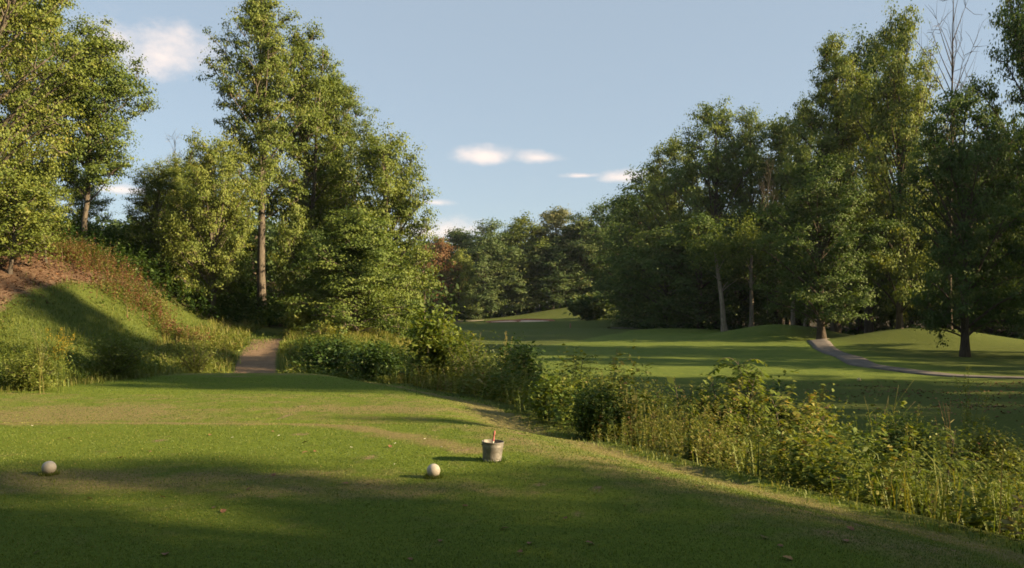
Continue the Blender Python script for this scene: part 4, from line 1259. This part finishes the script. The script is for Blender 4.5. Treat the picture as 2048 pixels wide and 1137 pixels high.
def big_leaf_sapling(px, Y, top_py, half_px, label, seed, n=46, L0=0.19):
    r = np.random.default_rng(seed)
    X = (px - CX) / F * Y
    root = plant_root('large_leaf_sapling', X, Y, label, 'sapling')
    H = EYE - (top_py - HY) / F * Y - root.location.z; R = half_px / F * Y
    w = Geo(); g = Geo()
    u = np.linspace(0, 1, 6)[:, None]
    for i in range(6):
        top = np.array([r.uniform(-1, 1) * R, r.uniform(-.6, .6) * R, H * r.uniform(0.6, 1)])
        P = top * u * np.concatenate([u ** .7, u ** .7, np.ones_like(u)], 1)
        w.tube(P, np.linspace(0.014, 0.005, 6), 4, cap=False)
        m = n // 3
        t = r.uniform(0.35, 1, m)
        C = np.stack([np.interp(t, u[:, 0], P[:, j]) for j in range(3)], 1)
        a = r.uniform(0, 2 * pi, m)
        ax = np.stack([np.cos(a), np.sin(a), r.normal(0.3, 0.35, m)], 1)
        nr = unit(np.stack([np.cos(a) * .2, np.sin(a) * .2 - .2, np.ones(m)], 1) + r.normal(0, .3, (m, 3)))
        L = L0 * r.uniform(0.6, 1.25, m)
        g.leaves(C + unit(ax) * 0.03, ax, nr, L, L * .55, 0.12, rnd=np.clip(r.normal(.55, .2, m), 0, 1))
    obj('stems', w.mesh('stems'), M['bark'], root)
    obj('leaves', g.mesh('leaves'), M['shrub'], root)


big_leaf_sapling(1365, 14.6, 748, 66, 'sapling with large upright leaves left of the drooping one', 101)
big_leaf_sapling(1300, 16.5, 800, 45, 'shorter large-leaved sapling beside the dry grass tuft', 102)


def stalks(name, px, Y, top_py, half_px, label, seed, n=9, hue=0.72, cat='dry stalks', head=0.0, gold=False, wid=0.012, lean=0.5):
    """a tuft of tall stems, with seed heads or yellow flower plumes"""
    r = np.random.default_rng(seed)
    X = (px - CX) / F * Y
    root = plant_root(name, X, Y, label, cat)
    H = EYE - (top_py - HY) / F * Y - root.location.z; R = half_px / F * Y
    g = Geo(); fl = Geo()
    for i in range(n):
        a = r.uniform(0, 2 * pi); q = r.random()
        top = np.array([cos(a) * R * q, sin(a) * R * q, H * (1 - 0.4 * r.random() * (i > 0))])
        b = np.array([r.normal(0, 0.12 * R), r.normal(0, 0.12 * R), 0])
        u = np.linspace(0, 1, 7)[:, None]
        P = b + (top - b) * u * np.concatenate([u ** lean, u ** lean, np.ones_like(u)], 1)
        g.tube(P, np.linspace(wid, wid * .35, 7) * 0.5, 4, hue=np.full(29, hue), rnd=np.full(29, r.random()))
        m = 16
        t = r.uniform(0.1, 0.8, m)
        C = np.stack([np.interp(t, u[:, 0], P[:, j]) for j in range(3)], 1)
        aa = r.uniform(0, 2 * pi, m)
        ax = np.stack([np.cos(aa), np.sin(aa), r.normal(.5, .4, m)], 1)
        nr = unit(r.normal(0, .4, (m, 3)) + [0, 0, 1])
        g.leaves(C, ax, nr, r.uniform(.06, .16, m), .02, hue=np.full(m, max(.35, hue - .2)), rnd=r.random(m))
        if head or gold:
            m = 110 if gold else 40
            t = r.uniform(0.74 if gold else 0.86, 1.02, m)
            C = np.stack([np.interp(np.minimum(t, 1), u[:, 0], P[:, j]) for j in range(3)], 1)
            sp = (1.05 - t)[:, None] * (0.28 if gold else 0.12)
            off = r.normal(0, 1, (m, 3)) * np.array([1, 1, .35]) * sp + r.normal(0, 0.012, (m, 3))
            nr = unit(r.normal(0, 1, (m, 3)) + [0, 0, .5])
            fl.leaves(C + off, np.cross(nr, r.normal(0, 1, (m, 3))), nr, .026 if gold else .03, .016 if gold else .018, hue=np.full(m, hue), rnd=r.random(m))
    obj('stems', g.mesh('stems'), M['weed'], root)
    if fl.n:
        obj('plume' if gold else 'seed_heads', fl.mesh('plume'), M['gold'] if gold else M['pale'] if head > 0.9 else M['weed'], root)['kind'] = 'stuff'


stalks('goldenrod', 118, 19.3, 655, 34, 'yellow goldenrod plume above the weeds at the far left', 111, 7, 0.4, 'goldenrod', gold=True)
stalks('goldenrod', 1622, 15.6, 786, 20, 'goldenrod with yellow plumes right of the spreading sapling', 112, 6, 0.45, 'goldenrod', gold=True)
stalks('goldenrod', 1645, 17.5, 772, 10, 'single tall goldenrod against the shaded fairway', 113, 2, 0.5, 'goldenrod', gold=True)
stalks('goldenrod', 1745, 10.6, 872, 40, 'budding greenish goldenrod clump above the lit bank weeds', 114, 10, 0.45, 'goldenrod', head=.5)
stalks('thistle', 78, 18.8, 652, 26, 'pale seeding thistle stems at the far left edge', 115, 6, 0.7, 'thistle', head=1.0)
stalks('dry_grass', 1228, 19.0, 700, 18, 'tall tan grass stems before the striped fairway', 116, 9, 0.74, 'dry grass', head=.4)
stalks('dry_grass', 1264, 13.6, 776, 30, 'thick tuft of straw-coloured grass on the bank left of the saplings', 117, 30, 0.68, 'dry grass', wid=.02)
stalks('dry_stalks', 1765, 14.0, 758, 60, 'bare curving dry stalks before the dark fairway at the right', 118, 8, 0.72, lean=1.2)
stalks('dry_stalks', 1818, 11.4, 812, 26, 'tall seeding weed spike above the fern-like sumac', 119, 4, 0.62, head=.5)
stalks('dry_stalks', 1935, 12.4, 735, 40, 'dark wiry weed stems near the right edge', 120, 10, 0.5, head=.3)
stalks('dry_stalks', 1905, 12.8, 800, 50, 'reddish dry stems behind the fern-like sumac', 121, 12, 0.86)
stalks('dry_grass', 1010, 25, 664, 26, 'pale dry plumes behind the dark rounded bush', 122, 14, 0.7, 'dry grass', head=.4)
stalks('dry_grass', 1105, 18.0, 770, 36, 'low dry grass at the tee edge below the spiky plant', 123, 30, 0.6, 'dry grass')

# ------------------------------------------------------------------ tee markers, bucket, small things
M['marker'] = simple_mat('weathered_white_paint', (0.38, 0.34, 0.27), (0.50, 0.45, 0.37), 14, 0.55, 0, 0.15, 0.003, (0.3, 0.75))
M['steel'] = simple_mat('dark_spike', (0.03, 0.03, 0.03), (0.08, 0.07, 0.06), 20, 0.7, 0.3)


def galv():
    m, t = new_mat('galvanised_steel')
    out = t.n('ShaderNodeOutputMaterial'); bs = t.n('ShaderNodeBsdfPrincipled')
    tc = t.n('ShaderNodeTexCoord')
    n1 = t.noise(tc.outputs['Object'], 12, 5, .6); n2 = t.noise(tc.outputs['Object'], 60, 3, .6)
    c = t.ramp(n1, [(.3, (.12, .115, .10)), (.55, (.22, .21, .19)), (.75, (.30, .285, .26))])
    c = t.mix(t.ramp(n2, [(.5, 0), (.7, .5)]), c, (.16, .12, .08))
    t.l(c, bs.inputs['Base Color']); bs.inputs['Metallic'].default_value = .55
    t.l(t.ramp(n1, [(.3, .7), (.7, .5)]), bs.inputs['Roughness'])
    b = t.n('ShaderNodeBump'); b.inputs['Strength'].default_value = .25; b.inputs['Distance'].default_value = .01
    t.l(n1, b.inputs['Height']); t.l(b.outputs[0], bs.inputs['Normal'])
    t.l(bs.outputs[0], out.inputs['Surface'])
    return m


M['galv'] = galv()
M['divot_sand'] = simple_mat('green_divot_sand', (0.30, 0.24, 0.16), (0.45, 0.38, 0.27), 40, .95)
M['red_grip'] = simple_mat('faded_red_plastic', (0.24, 0.055, 0.05), (0.38, 0.14, 0.12), 30, .5)


def lathe(prof, n=32, dent=None):
    prof = np.array(prof, float)
    a = np.arange(n) * 2 * pi / n
    V = np.stack([prof[:, 0:1] * np.cos(a), prof[:, 0:1] * np.sin(a), np.repeat(prof[:, 1:2], n, 1)], -1)
    if dent is not None:
        V = dent(V)
    V = V.reshape(-1, 3)
    k = len(prof)
    i = np.arange(k - 1)[:, None] * n; j = np.arange(n)[None]; j2 = (j + 1) % n
    return V, np.stack([i + j, i + j2, i + n + j2, i + n + j], -1).reshape(-1, 4)


def marker_mesh(Rm):
    import bmesh
    bm = bmesh.new()
    bmesh.ops.create_icosphere(bm, subdivisions=5, radius=1.0)
    # shallow dimples on a spiral lattice
    nd = 130
    k = np.arange(nd) + .5
    ph = np.arccos(1 - 2 * k / nd); th = pi * (1 + 5 ** .5) * k
    D = np.stack([np.cos(th) * np.sin(ph), np.sin(th) * np.sin(ph), np.cos(ph)], 1)
    co = np.array([v.co[:] for v in bm.verts])
    dd = np.arccos(np.clip(co @ D.T, -1, 1)).min(1)
    rad = 1 - 0.012 * np.clip(1 - (dd / 0.13) ** 2, 0, 1)
    for v, q in zip(bm.verts, rad):
        v.co *= q * Rm
    me = bpy.data.meshes.new('ball'); bm.to_mesh(me); bm.free()
    me.polygons.foreach_set('use_smooth', np.ones(len(me.polygons), dtype=bool))
    return me


BALL = marker_mesh(0.0655)


def tee_marker(px, py_base, label, rot, Y=None):
    Y = EYE * F / (py_base - HY)
    X = (px - CX) / F * Y
    root = bpy.data.objects.new('tee_marker', None); COL.objects.link(root)
    z = gz(X, Y)
    root.location = (X, Y, z); root.rotation_euler = (0, 0, rot)
    tag(root, label, 'tee marker', 'round white tee markers')
    obj('ball', BALL, M['marker'], root, (0, 0, 0.068))
    g = Geo(); V, q = lathe([(0.006, -0.12), (0.010, -0.02), (0.014, 0.004), (0.022, 0.006), (0.022, 0.012), (0.010, 0.014)], 12)
    g.add(V, [q]); obj('spike', g.mesh('spike', True), M['steel'], root)


tee_marker(98, 948, 'white ball tee marker on the turf at the far left', 0.4)
tee_marker(867, 954, 'white ball tee marker beside the metal bucket', 1.9)


def bucket():
    Y = EYE * F / (922 - HY); X = (984 - CX) / F * Y
    root = bpy.data.objects.new('bucket', None); COL.objects.link(root)
    root.location = (X, Y, gz(X, Y) + 0.002); root.rotation_euler = (radians(1.5), radians(2.5), 0.3)
    tag(root, 'galvanised metal bucket standing at the edge of the tee', 'bucket')
    h, r0, r1 = 0.20, 0.100, 0.116
    rr = lambda z: r0 + (r1 - r0) * z / h
    pr = [(0.0, 0.012), (r0 * .9, 0.012), (r0 + .001, 0.0), (r0 + .002, 0.03)]
    for z in np.linspace(0.035, h, 24):
        b = 0.0022 * (abs(z - 0.135) < 0.006) + 0.0022 * (abs(z - 0.155) < 0.006)
        pr.append((rr(z) + b, z))
    def dent(V):
        a = np.arctan2(V[..., 1], V[..., 0])
        da = np.angle(np.exp(1j * (a + 1.35)))
        k = np.exp(-(da / 0.42) ** 2 - ((V[..., 2] - 0.06) / 0.035) ** 2)
        V[..., :2] *= (1 - 0.10 * k)[..., None]
        return V
    g = Geo(); V, q = lathe(pr, 48, dent); g.add(V, [q])
    o = obj('body', g.mesh('body', True), M['galv'], root)
    g = Geo(); V, q = lathe([(rr(0.03) - .004, 0.03), (rr(h) - .004, h - .002)], 40); g.add(V, [q[:, ::-1]])
    obj('lining', g.mesh('lining', True), M['galv'], root)
    g = Geo(); a = np.linspace(0, 2 * pi, 49)
    g.tube(np.stack([np.cos(a) * (r1 + .002), np.sin(a) * (r1 + .002), np.full(49, h)], 1), np.full(49, .0045), 8, cap=False)
    obj('rim', g.mesh('rim', True), M['galv'], root)
    g = Geo(); V, q = lathe([(r0 + .004, -.004), (r0 + .005, .018), (r0 + .002, .02)], 40); g.add(V, [q])
    obj('base_ring', g.mesh('base_ring', True), M['galv'], root)
    for s in (-1, 1):
        g = Geo()
        V, q = lathe([(0.0, 0), (.014, 0), (.014, .004), (.008, .007), (0, .008)], 14)
        V = np.stack([V[:, 2] * s + s * (r1 - .002), V[:, 0], V[:, 1] + h - .028], 1)
        g.add(V, [q]); obj('ear', g.mesh('ear', True), M['galv'], root)
    g = Geo(); a = np.linspace(0, pi, 22)                 # bail resting against the rim
    P = np.stack([np.cos(a) * (r1 + .009), np.sin(a) * (r1 + .010), h - .028 - np.sin(a) * .028], 1)
    g.tube(P, np.full(22, .0028), 6); obj('bail', g.mesh('bail', True), M['galv'], root)
    g = Geo(); pr = [(rr(.15) - .005, .145), (.08, .152), (.04, .163), (.0, .166)]
    V, q = lathe(pr, 28); V[:, 2] += 0.006 * vnoise(V[:, 0], V[:, 1], .03, 2); g.add(V, [q])
    s = obj('divot_sand', g.mesh('divot_sand', True), M['divot_sand'])
    s.location = root.location; s.rotation_euler = root.rotation_euler
    tag(s, 'divot sand filling the metal bucket', 'sand', kind='stuff')
    # scoop stuck in the sand
    sc = bpy.data.objects.new('scoop', None); COL.objects.link(sc)
    sc.location = (X + 0.004, Y, root.location.z + 0.13); sc.rotation_euler = (radians(-6), radians(9), 0.2)
    tag(sc, 'hand scoop with faded red grip standing in the bucket', 'scoop')
    g = Geo(); z = np.linspace(.07, .185, 12)
    g.tube(np.stack([0 * z, 0 * z, z], 1), .0095 + .0022 * np.sin((z - .07) * 90), 10)
    obj('grip', g.mesh('grip', True), M['red_grip'], sc)
    g = Geo(); g.tube(np.array([[0, 0, .0], [0, 0, .045], [0, 0, .072]]), np.array([.007, .008, .011]), 8)
    obj('shank', g.mesh('shank', True), M['marker'], sc)
    g = Geo(); u = np.linspace(-1, 1, 9); v = np.linspace(0, 1, 5)
    Ug, Vg = np.meshgrid(u, v)
    V = np.stack([Ug * .032 * (1 - .3 * Vg), .018 * Ug ** 2 - .01, .01 - Vg * .08], -1).reshape(-1, 3)
    idx = np.arange(45).reshape(5, 9)
    g.add(V, [np.stack([idx[:-1, :-1], idx[:-1, 1:], idx[1:, 1:], idx[1:, :-1]], -1).reshape(-1, 4)])
    obj('blade', g.mesh('blade', True), M['marker'], sc)


bucket()

M['post'] = simple_mat('faded_post_paint', (0.24, 0.10, 0.07), (0.34, 0.18, 0.12), 12, .7)
g = Geo(); g.tube(np.array([[0, 0, -.1], [0, 0, .5], [0, 0, .95], [0, 0, 1.0]]), np.array([.10, .10, .10, .06]), 8)
X, Y = 9.0, 123.0
o = obj('distance_post', g.mesh('distance_post', True), M['post'], None, (X, Y, gz(X, Y)))
tag(o, 'short reddish post far out on the fairway before the green', 'post')
g = Geo(); V, q = lathe([(0, 0), (.06, .01), (.085, .06), (.075, .12), (.03, .155), (0, .16)], 14); g.add(V, [q])
M['pale_yellow'] = simple_mat('faded_yellow', (0.45, 0.36, 0.16), (0.55, 0.45, 0.22), 12, .7)
X, Y = at(1718, 747, 33.5)[:2]
o = obj('tee_marker', g.mesh('far_marker', True), M['pale_yellow'], None, (X, Y, gz(X, Y) - .01))
tag(o, 'tiny pale yellow marker on the shaded fairway below the cart path', 'tee marker')

# ------------------------------------------------------------------ fallen leaves and tee chips
M['dead_leaf'] = simple_mat('dead_leaf', (0.085, 0.040, 0.020), (0.22, 0.11, 0.05), 18, .8, 0, .1, .002)
M['tan_leaf'] = simple_mat('tan_leaf', (0.20, 0.11, 0.04), (0.32, 0.19, 0.07), 18, .8, 0, .1, .002)


def leaf_mesh(seed, L):
    r = np.random.default_rng(seed)
    t = np.array([0, .12, .3, .45, .62, .8, 1.0])
    w = np.array([.02, .22, .42, .28, .40, .2, 0.01]) * r.uniform(.8, 1.2, 7)
    curl = r.uniform(.2, .5)
    V = []
    for tt, ww in zip(t, w):
        zc = .10 * math.sin(tt * pi) + curl * (tt - .5) ** 2
        V += [[(tt - .5), ww, zc + curl * ww], [(tt - .5), 0, zc], [(tt - .5), -ww, zc + .8 * curl * ww]]
    V = np.array(V) * L
    V[:, 2] -= V[:, 2].min() - 0.004
    idx = np.arange(21).reshape(7, 3)
    return mesh_np('fallen_leaf', V, [np.stack([idx[:-1, :-1], idx[:-1, 1:], idx[1:, 1:], idx[1:, :-1]], -1).reshape(-1, 4)], None, False)


LEAFM = [leaf_mesh(i, l) for i, l in enumerate((.05, .065, .045, .07))]
for me in LEAFM:
    me.materials.append(M['dead_leaf'])
spots = [(325, 997, 0), (447, 1025, 0), (735, 972, 0), (690, 970, 0), (180, 1000, 0), (548, 952, 0), (665, 955, 0), (1010, 1060, 0), (1040, 1107, 0), (1060, 1090, 0),
         (820, 1122, 0), (610, 907, 1), (630, 905, 0), (430, 1018, 0), (300, 905, 0), (240, 918, 0), (420, 872, 0), (610, 887, 0), (545, 865, 0), (140, 878, 0),
         (1655, 1068, 0), (1700, 1060, 0), (1560, 1095, 0), (1528, 1078, 0), (1395, 975, 1), (1405, 977, 1), (1250, 1015, 1), (1575, 1120, 1), (1315, 960, 0), (1690, 1085, 0),
         (75, 1108, 0), (330, 1112, 0), (930, 1015, 0), (500, 980, 0), (880, 1085, 0), (1180, 1090, 0), (1130, 1040, 0), (780, 895, 0)]
rs = random.Random(8)
for i, (px, py, c) in enumerate(spots):
    z = 0.0
    for _ in range(4):
        Y = (EYE - z) * F / (py - HY); X = (px - CX) / F * Y; z = gz(X, Y)
    o = bpy.data.objects.new('fallen_leaf', LEAFM[i % 4]); COL.objects.link(o)
    o.location = (X, Y, z + .008); o.rotation_euler = (rs.uniform(-.3, .3), rs.uniform(-.3, .3), rs.uniform(0, 6.28))
    if c:
        o.material_slots[0].link = 'OBJECT'; o.material_slots[0].material = M['tan_leaf']
    tag(o, 'small tan leaf fallen on the mown turf' if c else 'small curled brown leaf fallen on the mown turf', 'leaf', 'tan leaves on the turf' if c else 'brown leaves on the turf')

tm = Geo(); V, q = lathe([(0, 0), (.0028, .006), (.003, .032), (.006, .036), (.0065, .040), (.0, .040)], 8); V = V[:, [2, 0, 1]] + [0, 0, .005]; tm.add(V, [q])
TEEM = tm.mesh('golf_tee', True)
M['chip'] = simple_mat('white_chip', (.5, .48, .42), (.6, .58, .52), 30, .5); TEEM.materials.append(M['chip'])
for i, (px, py) in enumerate([(852, 880), (880, 898), (462, 876), (705, 896), (555, 872), (67, 855), (788, 890), (790, 930)]):
    Y = EYE * F / (py - HY); X = (px - CX) / F * Y
    o = bpy.data.objects.new('golf_tee', TEEM); COL.objects.link(o)
    o.location = (X, Y, gz(X, Y) + .012); o.rotation_euler = (0, rs.uniform(-.4, .1), rs.uniform(0, 6.28)); o.scale = (.7, .7, .7)
    tag(o, 'tiny broken white golf tee lying in the turf', 'golf tee', 'broken golf tees')


def leaf_litter():
    r = np.random.default_rng(60)
    X, Y = scatter(9000, 8, 30, 16, 33, lambda X, Y: 0.6 * sm((X - 9) / 5) * sm((vnoise(X, Y, 2, 61) + .6)) * ((X - edge_x(Y)) > 7.5), r)
    N = len(X)
    g = Geo()
    P = np.stack([X, Y, ground_z(X, Y) + .015], 1)
    a = r.uniform(0, 6.28, N)
    g.leaves(P, np.stack([np.cos(a), np.sin(a), r.normal(.1, .2, N)], 1), unit(r.normal(0, .3, (N, 3)) + [0, 0, 1]), r.uniform(.06, .13, N), .06, .4, rnd=r.random(N))
    tag(obj('leaf_litter', g.mesh('leaf_litter'), M['dead_leaf']), 'scatter of dead leaves on the shaded grass below the cart path', 'leaf litter', kind='stuff')


def mulch_litter():
    r = np.random.default_rng(64)
    X, Y = scatter(9000, -27, -19, 30, 42, lambda X, Y: sm((-20.6 - X + 0.25 * (Y - 34) + 0.8 * vnoise(X, Y, 0.8, 21)) / 1.6) * sm((Y - 30.2) / 3) * 0.8, r)
    N = len(X); g = Geo()
    P = np.stack([X, Y, ground_z(X, Y) + .01], 1); a = r.uniform(0, 6.28, N)
    L = np.where(r.random(N) < 0.12, r.uniform(.25, .7, N), r.uniform(.05, .16, N))
    g.leaves(P, np.stack([np.cos(a), np.sin(a), r.normal(.15, .2, N)], 1), unit(r.normal(0, .35, (N, 3)) + [0, 0, 1]), L, np.where(L > .2, .025, L * .6), .4, rnd=r.random(N))
    tag(obj('leaf_litter', g.mesh('mulch_litter'), M['dead_leaf']), 'dead leaves and sticks on the bare soil of the left slope', 'leaf litter', kind='stuff')


leaf_litter()
mulch_litter()


# ------------------------------------------------------------------ thin evening haze
def haze():
    V = np.array([[x, y, z] for z in (-5, 46) for x, y in ((-740, -80), (740, -80), (740, 940), (-740, 940))], float)
    q = np.array([[0, 3, 2, 1], [4, 5, 6, 7], [0, 1, 5, 4], [1, 2, 6, 5], [2, 3, 7, 6], [3, 0, 4, 7]])
    m, t = new_mat('evening_haze')
    out = t.n('ShaderNodeOutputMaterial'); pv = t.n('ShaderNodeVolumePrincipled')
    pv.inputs['Color'].default_value = (0.80, 0.90, 1.0, 1)
    pv.inputs['Density'].default_value = 0.00009
    t.l(pv.outputs[0], out.inputs['Volume'])
    tag(obj('haze', mesh_np('haze', V, [q]), m), 'thin bluish evening haze over the golf course', 'haze', kind='stuff')


haze()
